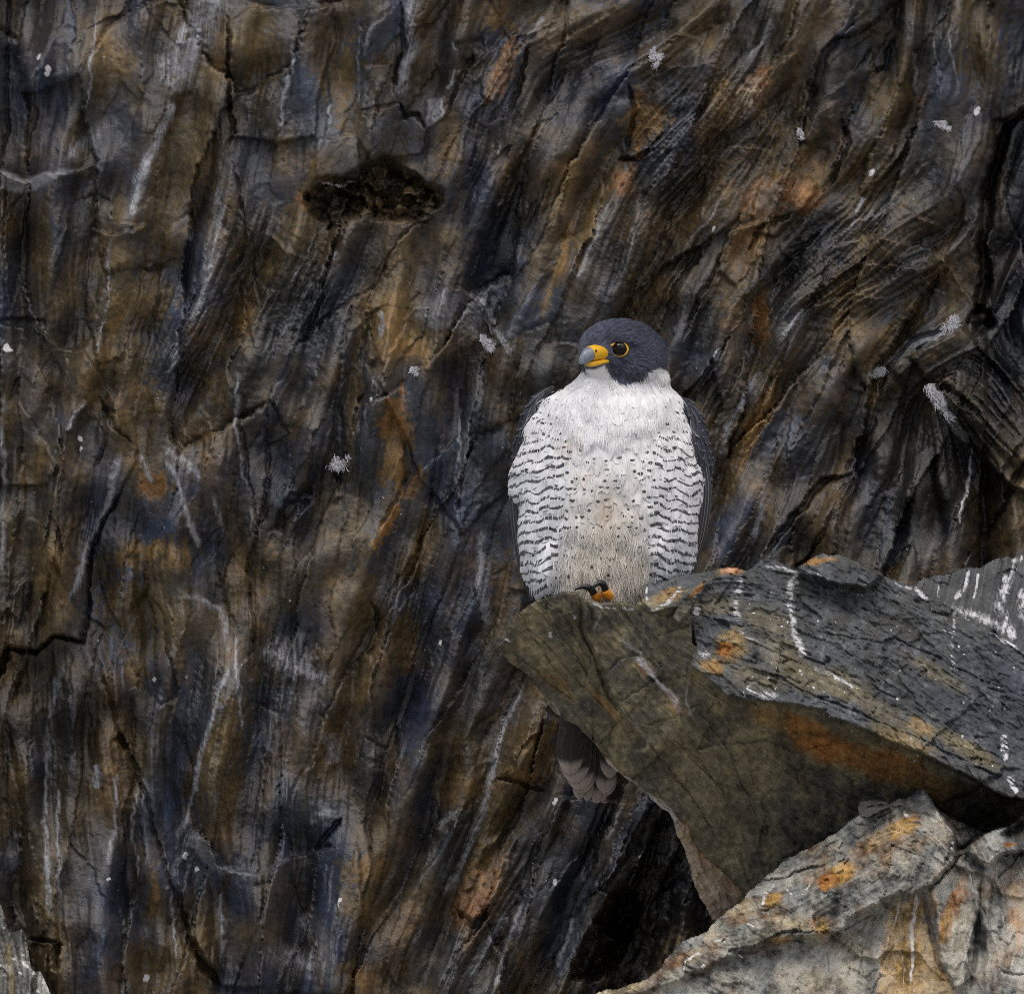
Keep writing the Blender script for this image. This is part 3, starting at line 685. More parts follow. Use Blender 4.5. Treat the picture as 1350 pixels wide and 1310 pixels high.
sp = np.random.default_rng(3)
for _ in range(240):
    W.stain('white', sp.uniform(0, 1350), sp.uniform(0, 1310), *(sp.uniform(.8, 1.7, 2)), 0, sp.uniform(.3, .8), rough=.2)

base_y = .46 + .00006 * (X - 675) * 0
wall_y = base_y + .10 * smoothstep(1250, 1500, X) * 0 - W.h * S
# the rock thickens towards the lower right, where the boulders lean against it
wall_y = wall_y - .05 * smoothstep(700, 1350, X) * smoothstep(500, 900, Y)


def cliff_mesh():
    gxs = np.array([0, 14, 34, 62, 100, 150, 220, 320, 480, 700, 1100, 1700, 2600, 4200, 6800], np.float32)[1:]
    xs = np.concatenate([W.xs[0] - gxs[::-1], W.xs, W.xs[-1] + gxs])
    up = gxs[:-1]; dn = np.concatenate([gxs[:-1], [5200]])
    ys = np.concatenate([W.ys[0] - up[::-1], W.ys, W.ys[-1] + dn])
    def refl(n, lo, hi, arr, a0):
        i = np.rint((arr - a0) / W.step).astype(int)
        p = 2 * (n - 1)
        i = np.abs(i) % p
        return np.where(i >= n, p - i, i)
    ix = refl(len(W.xs), 0, 0, xs, W.xs[0]); iy = refl(len(W.ys), 0, 0, ys, W.ys[0])
    GX, GY = np.meshgrid(xs, ys)
    y = wall_y[np.ix_(iy, ix)]
    out = np.maximum(np.maximum(W.xs[0] - GX, GX - W.xs[-1]), np.maximum(W.ys[0] - GY, GY - W.ys[-1]))
    y = y + .12 * smoothstep(0, 3000, out) * fbm(GX / 1500, GY / 1500, 3, 71)
    k = S * (1 + y / D)
    V = np.stack([(GX - CX) * k, y, (CY - GY) * k], -1).reshape(-1, 3)
    ny, nx = GX.shape
    vid = np.arange(ny * nx).reshape(ny, nx)
    Q = np.stack([vid[:-1, :-1], vid[1:, :-1], vid[1:, 1:], vid[:-1, 1:]], -1).reshape(-1, 4)
    me = mesh_np('cliff', V, Q)
    a, b = W.minerals()
    sh = W.X.shape
    a = a.reshape(*sh, 4)[np.ix_(iy, ix)].reshape(-1, 4); b = b.reshape(*sh, 4)[np.ix_(iy, ix)].reshape(-1, 4)
    set_col(me, 'mineral', a); set_col(me, 'shade', b)
    return me


m_wall = rock_material('dark_slate', (.0085, .0085, .0095), (.066, .064, .062), (.31, .318, .345), (.052, .076, .134), RAMP, rough=.30, bump=.6, spec=.65, fine=1.0)
cliff = mesh_obj('cliff', cliff_mesh(), m_wall)
tag(cliff, 'dark foliated slate cliff face with rusty stains and pale quartz streaks', 'cliff', kind='structure')

# ------------------------------------------------------------------ the overhanging boulder the falcon sits on
LEDGE = [(655, 850), (672, 828), (684, 808), (700, 796), (722, 786), (742, 777), (760, 780), (768, 789), (800, 794), (835, 797), (848, 792), (852, 768), (880, 765), (905, 757), (935, 751), (960, 747), (985, 752), (1000, 741), (1012, 735), (1030, 743), (1048, 748), (1062, 738), (1082, 728), (1104, 730), (1130, 742), (1160, 755),
         (1190, 766), (1205, 772), (1230, 790), (1260, 805), (1300, 830), (1350, 855), (1420, 890), (1500, 950), (1500, 1180), (1180, 1260), (940, 1216), (930, 1192), (915, 1165), (905, 1130), (893, 1098), (880, 1070), (855, 1048), (830, 1028), (802, 1006), (783, 978), (760, 956), (733, 942), (716, 914), (690, 886), (668, 868)]
B = Field(630, 1510, 715, 1275, 1.6, 211, warp=5)
B.flow([(700, 830, .7, 1), (760, 920, .8, 1), (700, 860, .9, 1), (850, 860, .55, 1), (850, 1000, .7, 1), (950, 1050, .6, 1), (950, 1150, .4, 1), (1000, 800, 1, .2), (1100, 800, 1, .35), (1200, 860, 1, .5), (1320, 920, 1, .55), (1100, 900, 1, .5), (1250, 980, 1, .6), (1100, 1000, 1, .55), (1200, 1040, 1, .6), (900, 770, 1, -.4), (960, 880, 1, .5), (1350, 1000, 1, .5)], 60)
B.foliate(lf=10, lm=30, lc=45, sm=5, scn=18)
bd = plane3(B, (660, 850, .0), (905, 800, -.075), (783, 978, .035))                      # A, left block
facet(B, bd, [(765, 780), (775, 835), (795, 885), (812, 925), (838, 965), (880, 1015), (1000, 1100), (1000, 900), (915, 850), (905, 790)], plane3(B, (800, 800, -.066), (910, 850, -.078), (860, 1000, -.008)), 1.5)   # B
facet(B, bd, [(905, 870), (915, 930), (960, 905), (1080, 920), (1320, 1030), (1520, 1060), (1520, 1300), (900, 1300), (860, 1060), (838, 990), (880, 960)], plane3(B, (930, 900, -.065), (1290, 1030, -.03), (940, 1170, .065)), 6)   # C
# the hollow under the brink, stained red
facet(B, bd, [(1040, 915), (1130, 945), (1200, 978), (1310, 1030), (1330, 1075), (1200, 1120), (1100, 1080), (1030, 990)], plane3(B, (1050, 930, -.052), (1290, 1030, -.05), (1150, 1080, .02)), 22)
BRINK = [(848, 786), (880, 797), (905, 800), (912, 822), (917, 850), (913, 880), (938, 900), (960, 917), (1020, 926), (1070, 934), (1130, 958), (1200, 988), (1260, 1014), (1300, 1036), (1330, 1050), (1520, 1080)]
facet(B, bd, [(848, 700)] + BRINK + [(1520, 700)], plane3(B, (912, 850, -.085), (1300, 1036, -.16), (1082, 735, -.005)), 2)
# chips along the top rim by the falcon's tail of the slab
facet(B, bd, [(845, 790), (850, 762), (905, 750), (930, 765), (905, 790), (890, 800), (860, 806)], plane3(B, (850, 800, -.095), (905, 795, -.10), (880, 755, -.03)), 1.5)
facet(B, bd, [(886, 812), (895, 790), (912, 775), (932, 768), (925, 785), (905, 812), (893, 822)], plane3(B, (890, 820, -.105), (930, 770, -.085), (890, 790, -.102)), 1.5)
facet(B, bd, [(1048, 750), (1062, 736), (1084, 724), (1110, 728), (1135, 742), (1165, 757), (1140, 775), (1090, 765)], plane3(B, (1050, 755, -.045), (1160, 760, -.05), (1090, 724, -.02)), 2)
f1, fe, fh = worley(B.XW / 34, B.YW / 34 + .3 * B.lc, 231)
f1b, feb, fhb = worley(B.XW / 13 + .2 * B.lm, B.YW / 13, 232)
top = smoothstep(-4, 4, poly_sdf(B.XW, B.YW, [(845, 700)] + BRINK + [(1520, 700)]))
_a, _b, fhc = worley(B.XW / 85 + .2, B.YW / 70, 236)
B.h = (8 * fbm(B.X / 110, B.Y / 110, 3, 242) + 9 * fhc + (4.5 + 4 * top) * fh + (1.0 + 3.0 * top) * fhb + (.22 + .3 * top) * terrace(B.lm * .9) + (1.2 + .6 * top) * terrace(B.lc * .6, .15) + (.14 + .3 * top) * B.lf + 3 * top * B.lb + (1.2 + 2.5 * top) * fbm(B.X / 16, B.Y / 16, 4, 243, .55, True)).astype(np.float32)
B.tone = (.47 + .02 * B.lm + .05 * B.lf + .45 * B.n1 + .5 * B.n2 + .35 * fbm(B.X / 80, B.Y / 80, 3, 244)).astype(np.float32)
B.rust[:] = np.clip((1 - top) * (.6 + .6 * B.n1 + .03 * B.lm + .3 * B.n2), 0, .9)
B.hue[:] = np.clip(.10 + .35 * B.n1 + .015 * B.lm, 0, .42)
B.blue[:] = np.clip(top * (.30 + .6 * B.n1), 0, .7)
B.pale[:] = np.clip(top * (.04 + .03 * (B.lm + B.lf - 1.0) + .4 * B.n2 + .3 * B.n1), 0, .45)
B.stain('blue', 1310, 930, 110, 90, 30, .85); B.stain('dark', 1300, 930, 110, 60, 30, .35); B.stain('dark', 1120, 1120, 70, 60, 0, .5); B.stain('dark', 1290, 1060, 40, 30, 20, .6)
for cx, cy, rx, ry, a, m, hu in [(1080, 985, 46, 20, 25, 1, .66), (1130, 1000, 60, 22, 25, .95, .62), (1180, 1010, 60, 26, 22, .95, .6), (1060, 960, 50, 18, 20, .95, .62), (1010, 945, 30, 20, 30, .9, .5), (1230, 1035, 50, 20, 20, .9, .55), (1000, 1000, 40, 60, -20, .8, .25), (950, 1080, 60, 80, 0, .75, .15), (900, 990, 50, 70, -30, .8, .22), (1190, 975, 50, 16, 28, .75, .4), (1215, 960, 26, 12, 28, .9, .4),
                                 (965, 850, 24, 26, 0, .95, .4), (956, 856, 12, 10, 0, 1, .68), (1010, 820, 34, 18, 20, .55, .1), (1030, 860, 30, 26, 30, .6, .12), (1060, 890, 40, 20, 25, .6, .3), (1110, 905, 50, 20, 28, .6, .25), (1000, 895, 40, 16, 15, .5, .2), (940, 880, 24, 14, 0, .9, .5), (1150, 930, 60, 14, 28, .55, .2), (940, 800, 40, 14, 0, .5, .15), (880, 785, 26, 10, -25, .9, .45), (918, 778, 16, 6, -40, 1, .62), (965, 752, 20, 6, 0, .9, .85), (1080, 740, 24, 5, -10, 1, .62), (1240, 890, 50, 12, 30, .6, .25),
                                 (720, 870, 60, 26, 40, .9, .22), (740, 905, 30, 10, 50, .9, .42), (800, 930, 50, 9, 48, .95, .42), (770, 850, 20, 60, -30, .6, .2), (690, 850, 18, 10, 40, .9, .35), (1275, 985, 50, 14, 30, .8, .3)]:
    B.stain('rust', cx, cy, rx, ry, a, m, hu)
# pale broken rim below the tail, and the vein
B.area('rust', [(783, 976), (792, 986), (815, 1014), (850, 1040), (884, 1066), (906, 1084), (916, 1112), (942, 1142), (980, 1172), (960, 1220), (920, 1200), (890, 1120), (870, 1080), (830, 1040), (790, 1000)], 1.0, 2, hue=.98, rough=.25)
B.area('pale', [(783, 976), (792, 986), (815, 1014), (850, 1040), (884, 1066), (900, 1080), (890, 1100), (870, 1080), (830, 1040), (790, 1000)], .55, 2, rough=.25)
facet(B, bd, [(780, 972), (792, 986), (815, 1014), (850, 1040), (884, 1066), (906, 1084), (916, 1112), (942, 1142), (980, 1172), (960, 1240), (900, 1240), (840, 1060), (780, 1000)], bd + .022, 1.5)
B.area('white', [(783, 976), (790, 984), (813, 1012), (850, 1038), (884, 1064), (900, 1080), (890, 1096), (870, 1080), (830, 1040), (790, 1000)], .5, 2, rough=.4)  # extra white paints sky light onto the left-facing edge of the pale rim
B.streak('white', [(834, 863), (848, 874), (868, 898), (888, 918), (896, 936)], 4.5, .75, .45)
B.streak('pale', [(818, 838), (838, 858), (852, 864)], 5, .6, .4); B.streak('pale', [(832, 862), (848, 874), (868, 898), (888, 918), (896, 936), (906, 946)], 5.5, 1, .35, relief=2, hue=.9); B.streak('rust', [(836, 866), (868, 898), (892, 925)], 4, .8, .3, hue=.98)
B.streak('pale', [(904, 924), (912, 940), (918, 930)], 2, .8, .3); B.streak('pale', [(800, 885), (822, 868), (836, 862)], 2.5, .55, .5); B.streak('pale', [(792, 800), (784, 830), (780, 850)], 1.6, .5, .4); B.streak('pale', [(848, 800), (850, 840), (840, 858)], 1.6, .45, .4); B.streak('pale', [(916, 850), (910, 880), (906, 920), (912, 950)], 2, .7, .3); B.streak('pale', [(740, 960), (735, 940), (725, 920)], 2, .7, .4)
for pts, wd, dp in [([(765, 790), (768, 830), (780, 856), (792, 890), (806, 918), (815, 935)], 2, 9), ([(815, 935), (840, 965), (880, 1010), (920, 1060), (950, 1120)], 1.5, 5), ([(800, 885), (812, 868), (845, 862)], 1.4, 4), ([(815, 925), (850, 905), (870, 890)], 1.3, 4), ([(850, 955), (890, 945), (910, 938)], 1.2, 3.5), ([(680, 815), (720, 850), (780, 915), (820, 960)], 1.3, 3.5), ([(712, 796), (745, 845), (790, 905)], 1.2, 3.5), ([(668, 855), (710, 885), (760, 930)], 1.2, 3.5), ([(735, 800), (760, 840), (785, 880)], 1.2, 3.5),
                    ([(690, 806), (700, 840), (740, 890)], 1, 3), ([(915, 930), (960, 990), (1000, 1080)], 1.3, 4), ([(1040, 760), (1110, 800), (1200, 850)], 1.5, 4), ([(1200, 850), (1280, 890), (1350, 920)], 1.6, 5), ([(1000, 880), (1080, 920), (1180, 960), (1290, 1010)], 1.6, 6), ([(1320, 1020), (1280, 1050), (1240, 1060)], 5, 14), ([(1170, 850), (1120, 840), (1080, 835)], 1.3, 4), ([(775, 800), (782, 820), (775, 835)], 2, 6), ([(860, 760), (880, 785), (915, 770)], 1.5, 5)]:
    B.crack(pts, wd, dp)
for pts, wd, m in [([(980, 752), (974, 780), (966, 800), (978, 825)], 8, .52), ([(1050, 748), (1040, 785), (1043, 812), (1048, 835), (1060, 862), (1068, 876)], 9, .55), ([(1052, 842), (1062, 868)], 7, 1), ([(1066, 876), (1090, 885), (1130, 910)], 4, .6), ([(968, 826), (985, 840), (1010, 850), (1030, 865)], 4, .5), ([(1000, 745), (1040, 752), (1090, 760)], 4, .7), ([(920, 790), (918, 806), (914, 812)], 3.5, .8), ([(900, 770), (880, 795), (850, 806)], 3, .6), ([(852, 770), (856, 795)], 2, .8),
                   ([(920, 852), (928, 862), (938, 868)], 6, .8), ([(985, 900), (1000, 912), (1030, 920)], 8, .6), ([(1322, 965), (1326, 1005)], 5, 1), ([(1330, 1020), (1342, 1048)], 5, 1), ([(1205, 772), (1215, 785), (1226, 792)], 4, .9), ([(1260, 790), (1256, 850), (1258, 900)], 5, .45), ([(1240, 830), (1258, 838)], 2, .8), ([(1270, 812), (1310, 834), (1350, 858)], 3, .8), ([(1180, 765), (1205, 776)], 4, .6), ([(770, 796), (800, 802), (845, 803)], 2.5, .75), ([(725, 830), (729, 842)], 3, .7), ([(752, 806), (758, 818)], 3, .6), ([(664, 842), (674, 846)], 4, .6), ([(1255, 780), (1320, 880)], 12, .25), ([(1290, 900), (1330, 940)], 14, .25)]:
    B.streak('white', pts, wd, min(1, m * 1.2), .75)
for _ in range(150):
    px_, py_ = sp.uniform(960, 1350), sp.uniform(770, 1020)
    B.stain('white', px_, py_, *(sp.uniform(.9, 2.2, 2)), 0, sp.uniform(.4, .9), rough=.2)
bback = np.interp(B.X, [656, 760, 830, 960, 1150], [.05, .066, .08, .22, .56]).astype(np.float32)
m_ledge = rock_material('ledge_slate', (.035, .036, .034), (.145, .142, .128), (.42, .41, .39), (.12, .145, .185),
                        [(0.0, (.215, .190, .130)), (.3, (.30, .25, .14)), (.55, (.38, .22, .08)), (.75, (.56, .20, .045)), (1.0, (.66, .54, .40))], fine=1.1, rough=.66, bump=.9, spec=.3)
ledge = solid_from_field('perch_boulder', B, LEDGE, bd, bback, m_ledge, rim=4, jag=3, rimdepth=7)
tag(ledge, 'overhanging grey and olive boulder with rusty underside carrying the falcon', 'boulder')

# ------------------------------------------------------------------ pale boulder under the overhang
LOW = [(770, 1318), (800, 1304), (845, 1294), (868, 1278), (880, 1258), (900, 1240), (935, 1226), (950, 1206), (975, 1190), (1000, 1162), (1040, 1132), (1080, 1110), (1108, 1094), (1130, 1076), (1160, 1064), (1190, 1054), (1204, 1042), (1217, 1040), (1226, 1048), (1232, 1062), (1262, 1082), (1300, 1098), (1325, 1090), (1350, 1072), (1420, 1040), (1500, 1030), (1500, 1440), (770, 1440)]
C = Field(745, 1515, 1020, 1450, 1.6, 311, warp=5)
C.flow([(900, 1260, .9, .5), (1000, 1180, 1, -.6), (1100, 1120, 1, -.55), (1180, 1080, 1, -.45), (1050, 1200, 1, -.2), (1000, 1290, -.3, 1), (1120, 1280, -.2, 1), (1220, 1220, -.25, 1), (1300, 1150, .6, 1), (1330, 1250, -.2, 1), (1260, 1090, .8, 1), (960, 1240, 1, .3)], 55)
C.foliate(lf=9, lm=26, lc=40, sm=5, scn=18)
cd = plane3(C, (800, 1310, -.14), (1215, 1050, -.10), (1100, 1190, -.19))
FACE = [(870, 1300), (960, 1262), (1020, 1240), (1080, 1232), (1150, 1195), (1230, 1165), (1270, 1120), (1300, 1140), (1350, 1130), (1520, 1100), (1520, 1460), (745, 1460), (745, 1330)]
facet(C, cd, FACE, plane3(C, (900, 1310, -.165), (1300, 1150, -.205), (1200, 1310, -.215)), 5)
facet(C, cd, [(1215, 1045), (1232, 1058), (1258, 1105), (1262, 1125), (1300, 1100), (1330, 1088), (1360, 1060), (1300, 1060)], plane3(C, (1220, 1050, -.10), (1262, 1110, -.11), (1330, 1090, -.06)), 3)
facet(C, cd, [(1292, 1150), (1320, 1125), (1520, 1090), (1520, 1460), (1290, 1460), (1300, 1250)], plane3(C, (1300, 1160, -.215), (1400, 1150, -.20), (1340, 1310, -.26)), 3)
facet(C, cd, [(1320, 1100), (1350, 1072), (1520, 1030), (1520, 1110), (1350, 1120)], plane3(C, (1320, 1100, -.15), (1500, 1040, -.10), (1400, 1110, -.2)), 4)
facet(C, cd, [(1082, 1170), (1105, 1168), (1122, 1205), (1110, 1228), (1086, 1235), (1072, 1210)], plane3(C, (1082, 1170, -.185), (1115, 1200, -.215), (1086, 1235, -.20)), 2)
FANG = [(1272, 1126), (1280, 1150), (1290, 1200), (1276, 1260), (1270, 1300), (1262, 1304), (1248, 1290), (1238, 1250), (1236, 1205), (1225, 1175), (1250, 1148)]
facet(C, cd, FANG, plane3(C, (1272, 1128, -.205), (1262, 1300, -.235), (1236, 1205, -.225)), 1.5)
f1, fe, fh = worley(C.XW / 30, C.YW / 26 + .3 * C.lc, 331)
f1b, feb, fhb = worley(C.XW / 12 + .2 * C.lm, C.YW / 12, 332)
topc = 1 - smoothstep(-8, 8, poly_sdf(C.XW, C.YW, FACE))
_a, _b, fhc = worley(C.XW / 70 + .4, C.YW / 60, 336)
C.h = (5 * fbm(C.X / 90, C.Y / 90, 3, 342) + 12 * fhc + (4 + 5 * topc) * fh + (1.6 + 2.6 * topc) * fhb + (.2 + .3 * topc) * terrace(C.lm * .9) + 3 * topc * C.lb + (.10 + .3 * topc) * C.lf + (1.2 + 2.6 * topc) * fbm(C.X / 15, C.Y / 15, 4, 343, .55, True)).astype(np.float32)
C.tone = (.5 + (.02 + .05 * topc) * C.lm + (.03 + .06 * topc) * C.lf + .9 * C.n1 + .75 * C.n2).astype(np.float32)
C.pale[:] = np.clip((.14 + .22 * (1 - topc)) + .03 * (C.lm + C.lf - .8) + .45 * C.n1, 0, .6)
C.rust[:] = np.clip(.14 + .6 * fbm(C.X / 50, C.Y / 50, 4, 353), 0, .6); C.hue[:] = np.clip(.80 + .7 * fbm(C.X / 40, C.Y / 40, 3, 354), .1, 1)
C.blue[:] = np.clip(.25 + .7 * fbm(C.X / 60, C.Y / 60, 3, 352), 0, .6)
for cx, cy, rx, ry, a, m, hu in [(1110, 1150, 26, 16, -30, .95, .6), (1090, 1162, 16, 12, -30, 1, .68), (1190, 1090, 30, 16, -30, .8, .55), (1020, 1185, 16, 10, -30, .85, .55), (1260, 1190, 9, 40, 22, 1, .7), (1250, 1215, 10, 26, 20, 1, .66), (1268, 1170, 6, 24, 15, 1, .78), (1230, 1190, 8, 22, 0, .9, .72), (1205, 1200, 12, 20, 0, .95, .66), (1180, 1270, 20, 26, 0, .95, .58), (1215, 1280, 26, 40, 0, .9, .5), (1235, 1290, 16, 26, 0, .95, .58), (1195, 1240, 22, 30, 0, .8, .5), (1345, 1210, 20, 50, 0, .95, .64), (1340, 1180, 20, 20, 0, .7, .55),
                                 (1120, 1270, 30, 40, 0, .8, .9), (1060, 1290, 40, 30, 0, .7, .9), (1255, 1260, 16, 40, 10, .85, .95), (1040, 1215, 36, 10, 10, .7, .85), (1030, 1240, 20, 8, 0, .7, .6), (790, 1308, 30, 10, -10, 1, .95), (830, 1300, 30, 8, -15, .9, .85), (905, 1262, 30, 10, -30, .6, .7), (1330, 1112, 10, 3, 0, 1, .7), (1085, 1222, 8, 16, 0, .8, .5), (1150, 1110, 30, 14, -35, .5, .4), (980, 1200, 30, 20, -30, .4, .2)]:
    C.stain('rust', cx, cy, rx, ry, a, m, hu)
C.area('rust', [(1172, 1196), (1214, 1184), (1222, 1215), (1238, 1262), (1258, 1306), (1262, 1360), (1150, 1360), (1160, 1270)], .9, 8, hue=.56, rough=.9)
C.area('rust', [(1238, 1225), (1262, 1185), (1284, 1190), (1286, 1215), (1272, 1262), (1264, 1300), (1246, 1280)], .75, 5, hue=.95, rough=.6)
C.stain('rust', 1258, 1192, 11, 46, 22, 1, .7); C.stain('rust', 1246, 1222, 9, 24, 20, 1, .6)
C.stain('dark', 1000, 1245, 34, 16, 0, .45); C.stain('dark', 930, 1275, 40, 14, -10, .4); C.stain('blue', 1095, 1200, 16, 28, 0, .95); C.stain('dark', 1100, 1200, 8, 26, 0, .5); C.stain('blue', 1215, 1062, 30, 16, 0, .8); C.stain('dark', 1295, 1230, 10, 40, 0, .8); C.stain('dark', 1292, 1145, 10, 20, -20, .6); C.stain('dark', 1275, 1085, 40, 14, 25, .45); C.stain('blue', 1330, 1100, 40, 20, -20, .5)
for pts, wd, m in [([(1233, 1066), (1246, 1082), (1257, 1104)], 2.6, 1), ([(1257, 1108), (1255, 1122)], 3, .8), ([(1273, 1128), (1280, 1152), (1286, 1182)], 4.5, 1), ([(1284, 1170), (1294, 1200), (1300, 1225)], 5, .8), ([(1288, 1210), (1276, 1240), (1266, 1300)], 2.6, .9), ([(1206, 1172), (1206, 1200), (1202, 1240), (1200, 1310)], 3.2, 1), ([(1232, 1160), (1206, 1172), (1196, 1180)], 4, .9), ([(1188, 1180), (1182, 1210), (1178, 1240)], 3, .85), ([(1186, 1250), (1192, 1280), (1190, 1310)], 2, .6), ([(1006, 1194), (1010, 1176), (1026, 1166)], 2.5, .9), ([(1036, 1164), (1044, 1180), (1060, 1176), (1072, 1160)], 2.6, .7),
                   ([(898, 1290), (902, 1266), (918, 1256), (928, 1258)], 2, .9), ([(938, 1240), (950, 1238), (958, 1244)], 2, .9), ([(925, 1270), (928, 1276)], 4, .9), ([(974, 1256), (982, 1262)], 2, .9), ([(984, 1216), (994, 1220)], 2, .8), ([(1070, 1205), (1072, 1214)], 2, .9), ([(1192, 1068), (1198, 1076)], 3.5, .9), ([(1296, 1142), (1308, 1132), (1318, 1126)], 5, .7), ([(1320, 1200), (1324, 1224)], 3, .7), ([(1300, 1225), (1304, 1215)], 4, .6), ([(1050, 1270), (1062, 1250), (1066, 1290)], 7, .35), ([(1330, 1260), (1350, 1290)], 14, .4), ([(890, 1240), (905, 1236)], 4, .5), ([(1100, 1178), (1135, 1150), (1170, 1135)], 4, .35)]:
    C.streak('white', pts, wd, m, .6)
for pts, wd, dp in [([(1216, 1172), (1222, 1200), (1230, 1240), (1240, 1270), (1256, 1296)], 3.4, 8), ([(1136, 1250), (1136, 1290)], 1.3, 5), ([(1178, 1245), (1165, 1258), (1160, 1272)], 1.4, 5), ([(1085, 1234), (1105, 1230), (1150, 1205)], 1.6, 6), ([(1092, 1250), (1093, 1300)], 1, 3), ([(1294, 1150), (1296, 1200), (1288, 1240), (1280, 1300)], 4, 16), ([(1108, 1180), (1120, 1205), (1110, 1225)], 1.8, 7), ([(980, 1218), (1010, 1240), (1060, 1240)], 2, 7), ([(900, 1285), (930, 1282)], 2, 6), ([(955, 1270), (975, 1250)], 3, 8), ([(1310, 1150), (1304, 1230), (1320, 1300)], 2, 6), ([(1262, 1125), (1285, 1105), (1300, 1100)], 3, 10), ([(1320, 1280), (1350, 1285)], 2, 6), ([(1160, 1285), (1150, 1310)], 1.2, 4)]:
    C.crack(pts, wd, dp)
C.streak('dark', [(1216, 1172), (1222, 1200), (1230, 1240), (1240, 1270), (1254, 1294)], 4, .55, .2)
cback = np.full_like(C.X, .6)
m_low = rock_material('pale_slate', (.045, .045, .043), (.37, .375, .335), (.68, .665, .60), (.15, .17, .19),
                      [(0.0, (.14, .12, .08)), (.3, (.30, .24, .13)), (.55, (.56, .34, .085)), (.7, (.44, .17, .035)), (.82, (.46, .37, .21)), (1.0, (.56, .52, .40))], white=(.80, .79, .77), fine=1.2, rough=.7, bump=1.0, spec=.25)
low = solid_from_field('pale_boulder', C, LOW, cd, cback, m_low, rim=7, jag=3, rimdepth=12)
tag(low, 'pale grey boulder with orange rust and white streaks below the overhang', 'boulder')

# ------------------------------------------------------------------ grey boulder behind the perch
R_ = Field(1180, 1515, 700, 980, 1.8, 411, warp=4)
R_.flow([(1250, 800, -.3, 1), (1400, 800, -.3, 1)], 80)
R_.foliate(lf=8, lm=22, lc=35, sm=5, scn=18)
rd = plane3(R_, (1210, 780, .06), (1340, 735, .10), (1340, 860, -.01))
facet(R_, rd, [(1318, 700), (1322, 760), (1315, 790), (1310, 830), (1330, 870), (1500, 980), (1515, 700)], plane3(R_, (1320, 740, .07), (1450, 760, .06), (1330, 850, -.03)), 2)
f1, fe, fh = worley(R_.XW / 26, R_.YW / 30, 431)
R_.h = (4 * fbm(R_.X / 80, R_.Y / 80, 3, 442) + 5 * fh + 1.6 * terrace(R_.lm) + .6 * R_.lf + 2.2 * fbm(R_.X / 15, R_.Y / 15, 4, 443, .55, True)).astype(np.float32)
R_.tone = (.45 + .1 * R_.lm + .12 * R_.lf + .3 * R_.n1).astype(np.float32); R_.blue[:] = .3
R_.pale[:] = np.clip(.1 + .3 * R_.n1, 0, .4)
for pts, wd, m in [([(1279, 748), (1272, 770), (1258, 792)], 4, 1), ([(1290, 752), (1288, 776), (1282, 792)], 2.6, 1), ([(1240, 758), (1236, 790)], 3, .6), ([(1335, 735), (1326, 775), (1318, 800), (1330, 830), (1345, 845)], 10, .85), ([(1245, 798), (1290, 812), (1350, 845)], 9, .7), ([(1345, 770), (1350, 810), (1390, 850)], 14, .7), ([(1400, 740), (1390, 800)], 10, .8), ([(1332, 740), (1350, 735)], 6, .8)]:
    R_.streak('white', pts, wd, m, .75)
back_rock = solid_from_field('streaked_boulder', R_, [(1196, 800), (1204, 772), (1218, 762), (1240, 758), (1262, 751), (1276, 747), (1292, 748), (1310, 737), (1328, 733), (1336, 736), (1350, 728), (1420, 712), (1500, 715), (1500, 970), (1320, 950), (1230, 880)], rd, np.full_like(R_.X, .6), m_ledge, rim=6, jag=2, rimdepth=8)
tag(back_rock, 'grey boulder splashed with white droppings rising behind the perch boulder', 'boulder')

# ------------------------------------------------------------------ lichen-white rock in the lower left corner
Lf = Field(-170, 90, 1170, 1450, 1.8, 511, warp=3)
Lf.flow([(0, 1250, .1, 1), (0, 1400, .1, 1)], 80)
Lf.foliate(lf=7, lm=20, lc=30, sm=4, scn=14)
ld = plane3(Lf, (0, 1200, .10), (40, 1240, .10), (20, 1310, .04))
facet(Lf, ld, [(44, 1290), (52, 1278), (62, 1282), (95, 1360), (60, 1450), (30, 1400)], plane3(Lf, (50, 1280, .09), (60, 1310, .05), (40, 1310, .07)), 1.5)
f1, fe, fh = worley(Lf.XW / 12, Lf.YW / 16, 531)
Lf.h = (4 * fh + 1.5 * terrace(Lf.lm) + .6 * Lf.lf + 2 * fbm(Lf.X / 12, Lf.Y / 12, 4, 543, .55, True)).astype(np.float32)
Lf.tone = (.28 + .12 * Lf.lm + .12 * Lf.lf + .4 * Lf.n1).astype(np.float32)
Lf.pale[:] = np.clip(.06 + .7 * Lf.n1 + .2 * Lf.n2, 0, .8)
Lf.white[:] = np.clip(.9 * (Lf.n2 + .5 * Lf.n1 - .1) * 2, 0, .9)
Lf.streak('rust', [(11, 1235), (14, 1280), (17, 1330)], 4.5, 1, .2, hue=.32)
Lf.white *= 1 - np.clip(Lf.rust, 0, 1)
Lf.crack([(9, 1250), (8, 1300), (7, 1340)], 2.5, 9)
left_rock = solid_from_field('speckled_rock', Lf, [(-160, 1190), (-60, 1180), (-4, 1188), (2, 1194), (8, 1212), (9, 1226), (20, 1226), (29, 1224), (34, 1236), (37, 1252), (42, 1276), (46, 1280), (54, 1279), (62, 1296), (70, 1314), (88, 1440), (-160, 1440)], ld, np.full_like(Lf.X, .62), m_low, rim=5, jag=1.5, rimdepth=8)
tag(left_rock, 'jagged grey rock speckled with white lichen at the cliff foot, brown stripe on it', 'rock')

